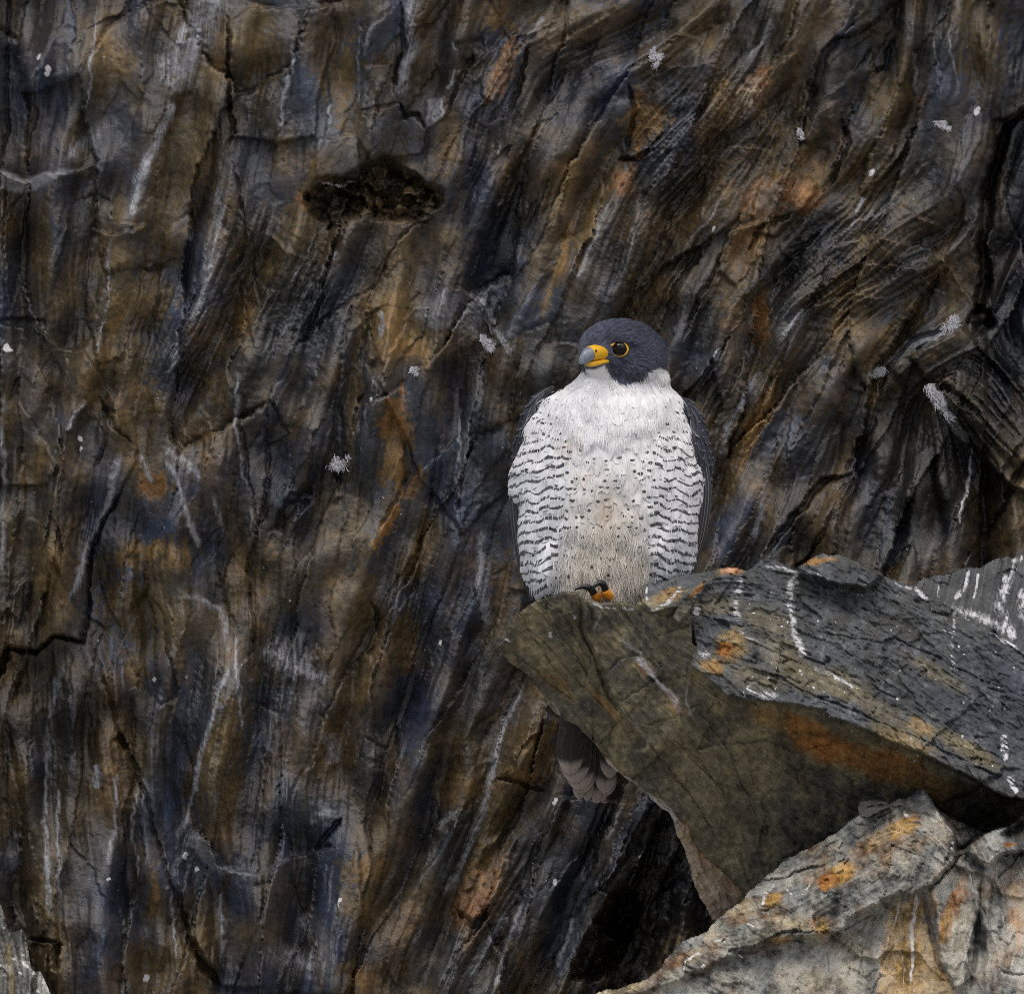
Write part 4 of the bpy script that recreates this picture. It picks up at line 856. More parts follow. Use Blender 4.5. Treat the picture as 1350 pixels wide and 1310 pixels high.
# ------------------------------------------------------------------ loose flat stone on the pale boulder
T_ = Field(1110, 1185, 1035, 1095, 1.2, 611, warp=2)
T_.flow([(1150, 1065, 1, -.2)], 80)
T_.foliate(lf=6, lm=14, lc=20, sm=4, scn=10)
T_.h = (1.5 * terrace(T_.lm) + .4 * T_.lf + 1.2 * T_.n2).astype(np.float32)
T_.tone = (.35 + .12 * T_.lf + .12 * T_.lm).astype(np.float32); T_.pale[:] = .08
T_.crack([(1136, 1070), (1150, 1062), (1168, 1060)], 1.6, 6)
td = plane3(T_, (1150, 1056, -.10), (1170, 1056, -.10), (1150, 1076, -.135))
stone = solid_from_field('loose_stone', T_, [(1131, 1064), (1134, 1058), (1144, 1055), (1156, 1054), (1170, 1057), (1174, 1063), (1160, 1070), (1146, 1076), (1135, 1078), (1132, 1071)], td, td + .07, m_ledge, rim=5, jag=1, rimdepth=10)
tag(stone, 'small flat grey stone lying on the crest of the pale boulder', 'stone')

# ------------------------------------------------------------------ the falcon (photo pixels: x right, y down, d = depth away from the viewer in pixels)
YB = .018


def BP(px, py, d):
    return P(px, py, YB + d * S)


def bp_arr(a):
    """(n,3) of px, py, d -> world"""
    a = np.asarray(a, np.float64)
    y = YB + a[:, 2] * S
    k = S * (1 + y / D)
    return np.stack([(a[:, 0] - CX) * k, y, (CY - a[:, 1]) * k], -1)


def attr_material(name, build, rough=.75, spec=.25, sheen=.0):
    m = bpy.data.materials.new(name); m.use_nodes = True
    nt = m.node_tree; bs = nt.nodes['Principled BSDF']
    bs.inputs['Roughness'].default_value = rough; bs.inputs['Specular IOR Level'].default_value = spec
    if sheen:
        bs.inputs['Sheen Weight'].default_value = sheen; bs.inputs['Sheen Roughness'].default_value = .5
    build(nt, bs)
    return m


def nodes_(nt):
    N, L = nt.nodes, nt.links
    def M(op, a, b=0.0, c=None, clamp=False):
        n = N.new('ShaderNodeMath'); n.operation = op; n.use_clamp = clamp
        for i, v in enumerate((a, b, c)):
            if v is None: continue
            if isinstance(v, (int, float)): n.inputs[i].default_value = v
            else: L.new(v, n.inputs[i])
        return n.outputs[0]
    def MIX(f, a, b):
        n = N.new('ShaderNodeMix'); n.data_type = 'RGBA'
        if isinstance(f, (int, float)): n.inputs[0].default_value = f
        else: L.new(f, n.inputs[0])
        for i, v in ((6, a), (7, b)):
            if isinstance(v, tuple): n.inputs[i].default_value = (*v, 1)
            else: L.new(v, n.inputs[i])
        return n.outputs[2]
    def SS(x, lo, hi):
        n = N.new('ShaderNodeMapRange'); n.interpolation_type = 'SMOOTHSTEP'
        L.new(x, n.inputs[0]); n.inputs[1].default_value = lo; n.inputs[2].default_value = hi
        return n.outputs[0]
    return N, L, M, MIX, SS


def build_feather(nt, bs):
    N, L, M, MIX, SS = nodes_(nt)
    A = N.new('ShaderNodeAttribute'); A.attribute_name = 'feather'      # u, v, bar width, random
    BR = N.new('ShaderNodeAttribute'); BR.attribute_name = 'barring'      # phase of the bars, strength
    bsp = N.new('ShaderNodeSeparateColor'); L.new(BR.outputs['Color'], bsp.inputs[0])
    T = N.new('ShaderNodeAttribute'); T.attribute_name = 'tint'
    sp_ = N.new('ShaderNodeSeparateColor'); L.new(A.outputs['Color'], sp_.inputs[0])
    u = M('MULTIPLY', M('SUBTRACT', sp_.outputs[0], .5), 2.0)
    v, bw = sp_.outputs[1], sp_.outputs[2]
    tc = N.new('ShaderNodeTexCoord')
    nz = N.new('ShaderNodeTexNoise'); nz.inputs['Scale'].default_value = 420; nz.inputs['Detail'].default_value = 3
    L.new(tc.outputs['Object'], nz.inputs['Vector'])
    wob = M('MULTIPLY', M('SUBTRACT', nz.outputs['Fac'], .5), .13)
    au = M('ABSOLUTE', u)
    vv = M('ADD', M('ADD', v, wob), M('MULTIPLY', M('MULTIPLY', au, au), .10))
    ratio = M('DIVIDE', au, M('MAXIMUM', bw, .02))
    ht = M('MULTIPLY', M('SQRT', M('MAXIMUM', M('SUBTRACT', 1.0, M('MULTIPLY', ratio, ratio)), 0.0)), .062)
    dv = M('ABSOLUTE', M('SUBTRACT', vv, .78))
    f = M('MULTIPLY', M('SUBTRACT', 1.0, SS(M('SUBTRACT', dv, ht), -.018, .022)), M('GREATER_THAN', bw, .02))
    f = M('MULTIPLY', M('MULTIPLY', f, M('LESS_THAN', ratio, 1.0)), M('LESS_THAN', bw, .85))
    phs = M('ADD', M('MULTIPLY', bsp.outputs[0], 40.0), M('MULTIPLY', wob, 1.3))
    tri = M('ABSOLUTE', M('SUBTRACT', M('FRACT', phs), .5))
    thick = M('ADD', M('MULTIPLY', bsp.outputs[2], .12), .085)
    f2 = M('MULTIPLY', M('SUBTRACT', 1.0, SS(M('SUBTRACT', tri, thick), -.05, .05)), SS(bsp.outputs[1], .25, .5))
    f = M('MAXIMUM', f, f2)
    barb = N.new('ShaderNodeTexNoise'); barb.inputs['Scale'].default_value = 16
    cmb = N.new('ShaderNodeCombineXYZ'); L.new(M('MULTIPLY', u, 1.2), cmb.inputs[0]); L.new(M('MULTIPLY', M('SUBTRACT', v, M('MULTIPLY', au, .6)), .25), cmb.inputs[1]); L.new(M('MULTIPLY', A.outputs['Alpha'], 9), cmb.inputs[2])
    L.new(cmb.outputs[0], barb.inputs['Vector'])
    g = M('ADD', M('MULTIPLY', barb.outputs['Fac'], .5), .75)
    gc = N.new('ShaderNodeCombineColor')
    for i in range(3): L.new(g, gc.inputs[i])
    mul = N.new('ShaderNodeMix'); mul.data_type = 'RGBA'; mul.blend_type = 'MULTIPLY'; mul.inputs[0].default_value = 1
    L.new(T.outputs['Color'], mul.inputs[6]); L.new(gc.outputs[0], mul.inputs[7])
    c = MIX(M('MULTIPLY', f, M('ADD', M('MULTIPLY', nz.outputs['Fac'], .5), .66), None, True), mul.outputs[2], (.036, .036, .046))
    L.new(c, bs.inputs['Base Color'])


def build_dark_feather(nt, bs):
    N, L, M, MIX, SS = nodes_(nt)
    A = N.new('ShaderNodeAttribute'); A.attribute_name = 'feather'
    T = N.new('ShaderNodeAttribute'); T.attribute_name = 'tint'
    sp_ = N.new('ShaderNodeSeparateColor'); L.new(A.outputs['Color'], sp_.inputs[0])
    au = M('ABSOLUTE', M('MULTIPLY', M('SUBTRACT', sp_.outputs[0], .5), 2.0)); v = sp_.outputs[1]
    edge = M('MAXIMUM', SS(au, .72, .95), SS(v, .90, .98))
    shaft = M('SUBTRACT', 1.0, SS(au, .03, .09))
    c = MIX(M('MULTIPLY', edge, sp_.outputs[2]), T.outputs['Color'], (.30, .29, .30))
    c = MIX(M('MULTIPLY', shaft, .6), c, (.012, .012, .014))
    L.new(c, bs.inputs['Base Color'])


def build_tail(nt, bs):
    N, L, M, MIX, SS = nodes_(nt)
    A = N.new('ShaderNodeAttribute'); A.attribute_name = 'feather'
    sp_ = N.new('ShaderNodeSeparateColor'); L.new(A.outputs['Color'], sp_.inputs[0])
    au = M('ABSOLUTE', M('MULTIPLY', M('SUBTRACT', sp_.outputs[0], .5), 2.0)); v = sp_.outputs[1]
    wv = N.new('ShaderNodeTexNoise'); wv.inputs['Scale'].default_value = 5; wv.inputs['Detail'].default_value = 4
    cmb = N.new('ShaderNodeCombineXYZ'); L.new(M('MULTIPLY', v, 9.0), cmb.inputs[1]); L.new(M('MULTIPLY', sp_.outputs[2], 7.0), cmb.inputs[2]); L.new(M('MULTIPLY', au, .6), cmb.inputs[0])
    L.new(cmb.outputs[0], wv.inputs['Vector'])
    band = M('MULTIPLY', SS(wv.outputs['Fac'], .50, .64), .35)
    c = MIX(band, (.030, .024, .022), (.115, .095, .085))
    tip = SS(M('ADD', v, M('MULTIPLY', au, .02)), .925, .965)
    c = MIX(tip, c, (.37, .31, .275))
    rimf = M('MAXIMUM', SS(au, .90, .97), SS(v, .990, .998))
    c = MIX(M('MULTIPLY', rimf, .5), c, (.10, .08, .07))
    shaft = M('SUBTRACT', 1.0, SS(au, .02, .06))
    c = MIX(M('MULTIPLY', shaft, .5), c, (.09, .06, .045))
    L.new(c, bs.inputs['Base Color'])


def build_body(nt, bs):
    N, L, M, MIX, SS = nodes_(nt)
    T = N.new('ShaderNodeAttribute'); T.attribute_name = 'tint'
    tc = N.new('ShaderNodeTexCoord'); nz = N.new('ShaderNodeTexNoise'); nz.inputs['Scale'].default_value = 700; nz.inputs['Detail'].default_value = 4
    L.new(tc.outputs['Object'], nz.inputs['Vector'])
    mul = N.new('ShaderNodeMix'); mul.data_type = 'RGBA'; mul.blend_type = 'MULTIPLY'; mul.inputs[0].default_value = 1
    g = M('ADD', M('MULTIPLY', nz.outputs['Fac'], .7), .65); gc = N.new('ShaderNodeCombineColor')
    for i in range(3): L.new(g, gc.inputs[i])
    L.new(T.outputs['Color'], mul.inputs[6]); L.new(gc.outputs[0], mul.inputs[7])
    L.new(mul.outputs[2], bs.inputs['Base Color'])
    bp = N.new('ShaderNodeBump'); bp.inputs['Strength'].default_value = .4; bp.inputs['Distance'].default_value = .001
    L.new(nz.outputs['Fac'], bp.inputs['Height']); L.new(bp.outputs[0], bs.inputs['Normal'])


m_feather = attr_material('barred_feather', build_feather, .85, .12, .25)
m_dark = attr_material('slate_feather', build_dark_feather, .55, .35)
m_tail = attr_material('tail_feather', build_tail, .6, .3)
m_body = attr_material('plumage', build_body, .85, .12, .2)
m_cere = simple_material('yellow_cere', (.80, .44, .015), .45, .45, .12, 500)
m_toe = simple_material('orange_skin', (.80, .30, .015), .5, .45, .25, 900)
m_bill = simple_material('bluegrey_horn', (.19, .215, .26), .32, .5, .2, 250)
m_hook = simple_material('black_horn', (.012, .012, .014), .25, .6, .2, 400)
m_eye = simple_material('dark_eye', (.004, .003, .002), .03, .28, .1, 300)
m_down = simple_material('white_down', (.55, .55, .58), .9, .1, .1, 500)

falcon = empty('peregrine_falcon', P(800, 795, YB))
falcon.name = 'falcon'
tag(falcon, 'falcon with slate hood, white breast and barred flanks perched on the boulder rim', 'falcon')

# ---- body: overlapping rounded volumes fused into one skin
ELL = [  # px, py, d, rx, ry(vertical), rd(depth), tilt degrees in the picture plane
    (709, 690, -6, 25, 84, 48, 3), (889, 680, -6, 27, 84, 48, -6), (719, 745, -12, 19, 54, 46, 2), (868, 722, -12, 28, 58, 48, -4),
    (820, 464, 2, 57, 43, 52, 6), (835, 470, 12, 46, 40, 50, 0), (800, 468, -18, 36, 34, 36, 0), (838, 484, -6, 36, 27, 44, 0), (850, 496, 8, 31, 22, 36, 0), (795, 470, -34, 22, 18, 22, 0), (822, 446, -12, 36, 22, 36, 6), (820, 447, -42, 24, 7, 15, 9),
    (859, 500, 2, 23, 15, 30, 0), (790, 770, 70, 46, 60, 30, 0)]
TORSO = [  # py, left, right, front d, back d
    (470, 776, 868, -28, 46), (490, 770, 874, -36, 54), (505, 760, 880, -42, 62), (515, 740, 887, -46, 68), (527, 720, 895, -51, 76), (542, 705, 902, -56, 84), (560, 696, 908, -61, 92), (580, 690, 913, -65, 100), (600, 683, 918, -68, 106),
    (618, 675, 926, -70, 112), (640, 672, 931, -70, 113), (657, 674, 930, -70, 114), (675, 684, 921, -68, 112), (700, 693, 911, -65, 108), (730, 700, 901, -61, 100), (760, 706, 889, -56, 90), (785, 709, 875, -51, 80), (802, 716, 862, -46, 72), (812, 740, 840, -30, 60)]


def torso():
    T = np.array(TORSO, float)
    ys = np.linspace(T[0, 0], T[-1, 0], 70)
    L_, R0, F_, B_ = [np.convolve(np.pad(np.interp(ys, T[:, 0], T[:, i]), 3, mode='edge'), np.ones(7) / 7, 'valid') for i in (1, 2, 3, 4)]
    n = 48; V = []
    for y, l, r, f, b in zip(ys, L_, R0, F_, B_):
        cx, rx = (l + r) / 2, (r - l) / 2
        cd = 18.0
        for k in range(n):
            a = 2 * math.pi * k / n; ca, sa = math.cos(a), math.sin(a)
            e = .90
            ux = math.copysign(abs(ca) ** e, ca); ud = math.copysign(abs(sa) ** e, sa)
            V.append((cx + rx * ux, y, cd + (ud * (b - cd) if ud > 0 else ud * (cd - f))))
    m = len(ys); F = []
    for i in range(m - 1):
        for k in range(n):
            a, b = i * n + k, i * n + (k + 1) % n
            F += [(a, b + n, b), (a, a + n, b + n)]
    V.append(((L_[0] + R0[0]) / 2, ys[0], 15)); V.append(((L_[-1] + R0[-1]) / 2, ys[-1], 15))
    for k in range(n):
        F += [(m * n, k, (k + 1) % n), (m * n + 1, (m - 1) * n + (k + 1) % n, (m - 1) * n + k)]
    return bp_arr(np.array(V)), np.array(F)


def sphere_np(nu=28, nv=16):
    th = np.linspace(0, np.pi, nv + 1); ph = np.linspace(0, 2 * np.pi, nu, endpoint=False)
    V = [(0, 0, 1)] + [(math.sin(t) * math.cos(p), math.sin(t) * math.sin(p), math.cos(t)) for t in th[1:-1] for p in ph] + [(0, 0, -1)]
    F = []
    n = len(V) - 1
    for i in range(nu): F.append((0, 1 + i, 1 + (i + 1) % nu))
    for r in range(nv - 2):
        for i in range(nu):
            a = 1 + r * nu + i; b = 1 + r * nu + (i + 1) % nu
            F += [(a, a + nu, b + nu), (a, b + nu, b)]
    o = 1 + (nv - 2) * nu
    for i in range(nu): F.append((n, o + (i + 1) % nu, o + i))
    return np.array(V), np.array(F)


def ellipsoids(lst):
    sv, sf = sphere_np()
    Vs, Fs, off = [], [], 0
    for cx, cy, cd, rx, ry, rd_, tilt in lst:
        a = math.radians(tilt); ca, sa = math.cos(a), math.sin(a)
        x, y, d = sv[:, 0] * rx, sv[:, 2] * -ry, sv[:, 1] * rd_
        Vs.append(np.stack([cx + x * ca - y * sa, cy + x * sa + y * ca, cd + d], -1)); Fs.append(sf + off); off += len(sv)
    return bp_arr(np.concatenate(Vs)), np.concatenate(Fs)


def fuse(name, V, F, voxel, smooth_it):
    me = mesh_np(name + '_raw', V, F)
    o = bpy.data.objects.new(name + '_raw', me); COL.objects.link(o)
    r = o.modifiers.new('r', 'REMESH'); r.mode = 'VOXEL'; r.voxel_size = voxel
    sm = o.modifiers.new('s', 'SMOOTH'); sm.factor = .5; sm.iterations = smooth_it
    bpy.context.view_layer.update()
    dg = bpy.context.evaluated_depsgraph_get()
    out = bpy.data.meshes.new_from_object(o.evaluated_get(dg))
    out.name = name
    bpy.data.objects.remove(o); bpy.data.meshes.remove(me)
    out.polygons.foreach_set('use_smooth', np.ones(len(out.polygons), bool))
    return out


def to_px(co):
    """world (n,3) -> px, py, d"""
    k = S * (1 + co[:, 1] / D)
    return np.stack([co[:, 0] / k + CX, CY - co[:, 2] / k, (co[:, 1] - YB) / S], -1)


V, F = ellipsoids(ELL)
V2, F2 = torso()
body_me = fuse('body', np.concatenate([V, V2]), np.concatenate([F, F2 + len(V)]), .0022, 8)
co = np.empty(len(body_me.vertices) * 3, np.float32); body_me.vertices.foreach_get('co', co); co = co.reshape(-1, 3)
bp_ = to_px(co)
# ruffled clumps of plumage: shallow lobes over the torso
nrm_ = np.empty(len(co) * 3, np.float32); body_me.vertices.foreach_get('normal', nrm_); nrm_ = nrm_.reshape(-1, 3)
_x, _y, _d = bp_.T
ruf = 5.5 * fbm(_x / 30 + _d / 60, _y / 46, 3, 821) + 2.5 * fbm(_x / 11 + _d / 30, _y / 20, 2, 822)
bibl = poly_sdf(_x + 5 * np.sin(_y / 6), _y + 6 * np.cos(_x / 7), [(728, 480), (724, 545), (742, 570), (770, 588), (800, 596), (832, 586), (862, 568), (884, 545), (884, 480)])
ruf = ruf + 5.0 * smoothstep(-3, 6, bibl) * smoothstep(500, 540, _y)
ruf = ruf * smoothstep(500, 530, _y) * smoothstep(800, 780, _y)
co = co + nrm_ * (ruf * S)[:, None]
body_me.vertices.foreach_set('co', np.ascontiguousarray(co, np.float32).ravel()); body_me.update()
bp_ = to_px(co)

HOOD = [(735, 505), (750, 470), (755, 400), (890, 400), (905, 500), (884, 500), (880, 488), (868, 484), (857, 489), (846, 498), (832, 506), (822, 506), (810, 500), (801, 490), (797, 482), (790, 486), (770, 488), (760, 492), (757, 505)]


def region_tint(p):
    """real plumage colours by place on the body"""
    x, y, d = p[:, 0], p[:, 1], p[:, 2]
    n = fbm(x / 14, y / 14 + d / 20, 3, 801)
    white = np.stack([np.full_like(x, .86), np.full_like(x, .86), np.full_like(x, .87)], -1)
    warm = np.array([.72, .665, .58]); cool = np.array([.74, .76, .82]); slate = np.array([.062, .070, .100])
    c = np.clip(1 - np.abs(x - 800) / 62, 0, 1); low = smoothstep(585, 700, y)
    w = np.clip(low * np.sqrt(c) * 1.0 * (1 + .5 * n), 0, .85) + .55 * smoothstep(700, 760, y) * (np.abs(x - 790) < 66)
    w = np.clip(w, 0, 1)[:, None]
    col = white * (1 - w) + warm * w
    side = (smoothstep(45, 85, np.abs(x - 802)) * smoothstep(590, 630, y) * .75)[:, None]
    col = col * (1 - side) + cool * side
    buff = (np.exp(-(((x - 798) / 9) ** 2 + ((y - 668) / 26) ** 2)) * .5 + np.exp(-(((x - 752) / 14) ** 2 + ((y - 582) / 10) ** 2)) * .3 + np.exp(-(((x - 770) / 10) ** 2 + ((y - 625) / 14) ** 2)) * .3)[:, None]
    col = col * (1 - buff) + np.array([.52, .34, .18]) * buff
    hood = poly_sdf(x + 2.2 * n, y + 2.2 * n, HOOD)
    h = smoothstep(-1.5, 1.5, hood)
    h = np.maximum(h, smoothstep(24, 40, d + .35 * np.abs(x - 805) * 0) * (y < 515))
    h = np.maximum(h, smoothstep(44, 56, d))
    sl = slate[None] * (1 + .35 * n[:, None])
    # darker behind the eye and on the moustache, greyer on the ear coverts
    return col * (1 - h[:, None]) + sl * h[:, None], h


tint, _h = region_tint(bp_)
set_col(body_me, 'tint', np.concatenate([tint, np.ones((len(tint), 1))], 1))
body = mesh_obj('body', body_me, m_body, falcon)
bvh = BVHTree.FromPolygons([Vector(c) for c in co.tolist()], [tuple(p.vertices) for p in body_me.polygons])


def unit(a):
    return a / (np.linalg.norm(a) + 1e-9)


NV, NU = 7, 5
_us = np.linspace(-1, 1, NU); _vs = np.linspace(0, 1, NV)
FQ = np.array([(j * NU + i, (j + 1) * NU + i, (j + 1) * NU + i + 1, j * NU + i + 1) for j in range(NV - 1) for i in range(NU - 1)])


class Plumage:
    def __init__(s): s.V, s.F, s.A, s.T, s.n = [], [], [], [], 0

    def feather(s, p, n, t, L, Wd, lift0, lift1, mark, tint, rnd, pointed=.0, curl=0.0, ragged=.06, tree=None):
        """p root, n normal, t direction (world units), L length, Wd half width (metres)"""
        t = unit(t - n * np.dot(t, n)); b = np.cross(t, n)
        pts = np.empty((NV * NU, 3)); at = np.empty((NV * NU, 4))
        for j, v in enumerate(_vs):
            prof = max(0.0, 1 - abs((v - .52) / .60) ** 2.6) ** .5
            prof = prof * (1 - pointed * v)
            for i, u in enumerate(_us):
                tipc = (1 - u * u) * .10 * v + (ragged * random.uniform(-1, 1) if j == NV - 1 else 0)
                vv = v * (.92 + tipc)
                z = lift0 + (lift1 - lift0) * v - .28 * Wd * u * u * (.4 + v) + curl * v * v
                if tree is None:
                    pts[j * NU + i] = p + t * (vv * L) + b * (u * Wd * prof) + n * z
                else:
                    g_ = tree.find_nearest(Vector(p + t * (vv * L) + b * (u * Wd * prof)))
                    nn = np.array(g_[1])
                    if np.dot(nn, n) < 0: nn = -nn
                    pts[j * NU + i] = np.array(g_[0]) + nn * z
                at[j * NU + i] = (u * .5 + .5, v, mark, rnd)
        s.V.append(pts); s.A.append(at); s.T.append(np.tile(np.append(tint, 1.0), (NV * NU, 1)))
        s.F.append(FQ + s.n); s.n += NV * NU

    def strands(s, roots, dirs, lens, wid, tints):
        """thin barbs, each two narrow quads"""
        m = len(roots)
        side = np.cross(dirs, np.array([0, -1.0, 0])[None]); side /= np.linalg.norm(side, axis=1)[:, None] + 1e-9
        mid = roots + dirs * (lens * .55)[:, None]; tip = roots + dirs * lens[:, None] + np.array([0, 0, -1.0])[None] * (lens * .12)[:, None]
        w = np.asarray(wid)[:, None] if np.ndim(wid) else wid
        P_ = np.stack([roots - side * w, roots + side * w, mid + side * w * .8, mid - side * w * .8, tip + side * w * .2, tip - side * w * .2], 1).reshape(-1, 3)
        i = np.arange(m)[:, None] * 6 + s.n
        s.F += [i + np.array([[0, 1, 2, 3]]), i + np.array([[3, 2, 4, 5]])]
        s.V.append(P_); A_ = np.zeros((m * 6, 4)); A_[:, 0] = .5; A_[:, 3] = .5
        s.A.append(A_); s.T.append(np.repeat(np.concatenate([tints, np.ones((m, 1))], 1), 6, 0)); s.n += m * 6

    def obj(s, name, mat, parent, kind='stuff', barring=False):
        V_ = np.concatenate(s.V)
        me = mesh_np(name, V_, np.concatenate(s.F))
        if barring:
            q = to_px(V_); A_ = np.concatenate(s.A)
            x, y = q[:, 0], q[:, 1]; dx = np.abs(x - 801)
            ph = (y - .20 * (dx - 60) + 5.5 * fbm(x / 26, y / 40, 2, 811) + 2.2 * np.cos(x / 4.6)) / 13.2 + (A_[:, 3] - .5) * .36
            st = smoothstep(50, 62, dx + 10 * fbm(x / 20, y / 20, 2, 812)) * smoothstep(546, 568, y + .4 * (dx - 70)) * (A_[:, 2] > .8) * (q[:, 2] < 50)
            th = np.clip(.40 + 1.3 * fbm(x / 12, y / 12, 2, 813) + .3 * smoothstep(640, 720, y) + .6 * (A_[:, 3] - .5), .0, 1.1)
            set_col(me, 'barring', np.stack([ph / 40.0, st, th, np.ones_like(st)], -1))
        set_col(me, 'feather', np.concatenate(s.A)); set_col(me, 'tint', np.concatenate(s.T))
        o = mesh_obj(name, me, mat, parent)
        if kind: o['kind'] = kind
        return o


def hit_rows(tree, axis, rows, spacing, ph0, ph1, R=260, jit=0.0):
    """points on a closed surface in staggered rows: yields p, n, px, py, d, row index"""
    for r, py0 in enumerate(rows):
        ax, ad = axis(py0)
        ph = ph0 + (r % 2) * .5 * spacing / 90 + random.uniform(0, .01)
        while ph < ph1:
            dx, dd = math.sin(ph), -math.cos(ph)
            py = py0 + random.uniform(-jit, jit)
            o = Vector(BP(ax + dx * R, py, ad + dd * R)); tgt = Vector(BP(ax, py, ad))
            h = tree.ray_cast(o, (tgt - o).normalized())
            rad = 60
            if h[0] is not None:
                q = to_px(np.array([h[0]]))[0]
                rad = max(20, math.hypot(q[0] - ax, q[2] - ad))
                n = Vector(h[1])
                if n.dot(o - tgt) < 0: n = -n
                yield np.array(h[0]), np.array(n), q, r, ph
            ph += spacing / rad * random.uniform(.85, 1.15)


breast = Plumage()
rows = list(np.arange(521, 800, 12.5))[::-1]
PTS = list(hit_rows(bvh, lambda py: (804, 22), rows, 11.5, -math.pi, math.pi, jit=1.6))
TN, HD = region_tint(np.array([q for _, _, q, _, _ in PTS]))
BIB = poly_sdf(np.array([q[0] for _, _, q, _, _ in PTS]), np.array([q[1] for _, _, q, _, _ in PTS]), [(728, 500), (733, 540), (742, 560), (757, 578), (775, 590), (800, 596), (828, 588), (852, 574), (870, 552), (880, 520), (884, 490)])
for (p, n, q, r, ph), tn, hd, bib in zip(PTS, TN, HD, BIB):
    x, y, d = q
    sx = 1 if x > 801 else -1
    t = np.array([(x - 801) * .0016 * (1 if y < 640 else .5) + random.gauss(0, .12), 0, -1.0])
    L, Wd, mark, ptd, ragged, lift = 30, 11, 0.0, .1, .07, random.uniform(1.4, 2.6)
    if hd > .5:
        if d < 24: continue
        L, Wd = 24, 10
    elif bib > 2:
        L, Wd, ragged, lift = 30, 13, .16, random.uniform(.4, 1.3)
    elif y < 566 and abs(x - 801) > 42:
        mark = random.choice([.3, .45, .6, 0, 0]); Wd = 11
    elif abs(x - 800) < 44 and y < 700:
        mark = random.choice([.2, .26, .32, .4, 0, 0]); L, Wd, ragged = 28, 11, .12
    elif abs(x - 795) < 58 and y >= 700:
        mark = random.choice([0, .5, .35, .8, .6]) if y < 740 else random.choice([0, 0, .5, .3])
        L, Wd, ragged, ptd, lift = 36, 8, .18, .35, random.uniform(1, 3)
        t += np.array([(x - 795) * -.004 + random.gauss(0, .2), 0, 0])
    elif abs(x - 800) < 58 and y < 720:
        mark = random.choice([.5, .65, .8, .4, .3])
    else:
        mark = 0.9; L, Wd, lift = 33, 16.5, random.uniform(1.6, 3.0)
        t += np.array([sx * (.16 if y < 650 else 0) - sx * (.10 if y > 680 else 0), 0, 0])
    tn = tn * random.uniform(.90, 1.05)
    breast.feather(p + n * 1.0 * S - unit(t) * (L * .35 * S), n, t, L * S * random.uniform(.9, 1.12), Wd * S, .5 * S, (lift + .8) * S, mark, tn, random.random(), ptd, ragged=ragged, tree=bvh)
# fine barbs over the breast and belly
K = 18000
xs_, ys_ = RNG.uniform(690, 915, K), RNG.uniform(500, 792, K)
ro, di, le, qs, wi = [], [], [], [], []
for x, y in zip(xs_, ys_):
    belly = y > 695 and abs(x - 795) < 60
    if y < 528 and abs(x - 828) < 34: continue
    if random.random() < (.45 if belly else .72 if y < 590 else .93): continue
    h = bvh.ray_cast(Vector(BP(x, y, -300)), Vector((0, 1, 0)))
    if h[0] is None: continue
    n = np.array(h[1]); n = n if n[1] < 0 else -n
    t = np.array([(x - 801) * .002 + (1.3 * math.sin(x * .21 + y * .05) * .35 if belly else 0) + random.gauss(0, .18), 0, -1.0]); t = unit(t - n * np.dot(t, n))
    qs.append((x, y, (h[0][1] - YB) / S))
    ro.append(np.array(h[0]) + n * random.uniform(1.0, 3.4) * S); di.append(unit(t + n * random.uniform(0, .2)))
    le.append(random.uniform(8, 19 if belly else 13) * S); wi.append(random.uniform(.22, .55 if belly else .5) * S)
tn, hd = region_tint(np.array(qs))
k_ = hd < .5
tn = tn * np.where(np.array(qs)[:, 1] > 695, RNG.uniform(.82, 1.1, len(tn)), RNG.uniform(.92, 1.1, len(tn)))[:, None]
breast.strands(np.array(ro)[k_], np.array(di)[k_], np.array(le)[k_], np.array(wi)[k_], tn[k_])
breast.obj('breast_plumage', m_feather, body, barring=True)

# ---- head plumage: short sleek barbs lying back from the bill
headp = Plumage()
FACE_PT = np.array([786.0, 466.0])
ro, di, le, qs, wi = [], [], [], [], []
for _ in range(14000):
    x, y = random.uniform(752, 892), random.uniform(412, 516)
    if random.random() < .5:
        o = Vector(BP(x, y, -300)); dr = Vector((0, 1, 0))
    else:
        a = random.uniform(-math.pi, math.pi); o = Vector(BP(822 + 200 * math.cos(a), 465 + 200 * math.sin(a) if math.sin(a) < .6 else 560, random.uniform(-40, 50))); dr = (Vector(BP(822, 468, random.uniform(-30, 40))) - o).normalized()
    h = bvh.ray_cast(o, dr)
    if h[0] is None: continue
    n = np.array(h[1]); n = n if n.dot(np.array(dr)) < 0 else -n
    q = to_px(np.array([h[0]]))
    x, y, d = q[0]
    if y > 516: continue
    if ((x - 816) / 15) ** 2 + ((y - 460) / 11) ** 2 < 1 and d < 0: continue
    if x < 801 and 455 < y < 484 and d < -10 and (y - 455) > (801 - x) * -.2 and x > 755 and d < -30: continue
    if d < -30 and x < 803 and y > 470: continue
    t = np.array([x - FACE_PT[0] + 10, (d + 50) * .6, -(y - FACE_PT[1]) * .8]); t = unit(t)
    if y > 490: t = unit(t * .5 + np.array([0, 0, -1.0]))
    t = unit(t - n * np.dot(t, n))
    qs.append(q[0])
    ro.append(np.array(h[0]) + n * .25 * S); di.append(unit(t + n * random.uniform(.04, .30))); le.append(random.uniform(4, 9.5) * S); wi.append(random.uniform(.35, .65) * S)
tn, hd = region_tint(np.array(qs))
ti = tn * np.where(hd > .5, RNG.uniform(.5, 1.75, len(hd)), RNG.uniform(.85, 1.05, len(hd)))[:, None]
headp.strands(np.array(ro), np.array(di), np.array(le), np.array(wi), np.array(ti))
headp.obj('head_plumage', m_feather, body)

# ---- bill, cere, eyes


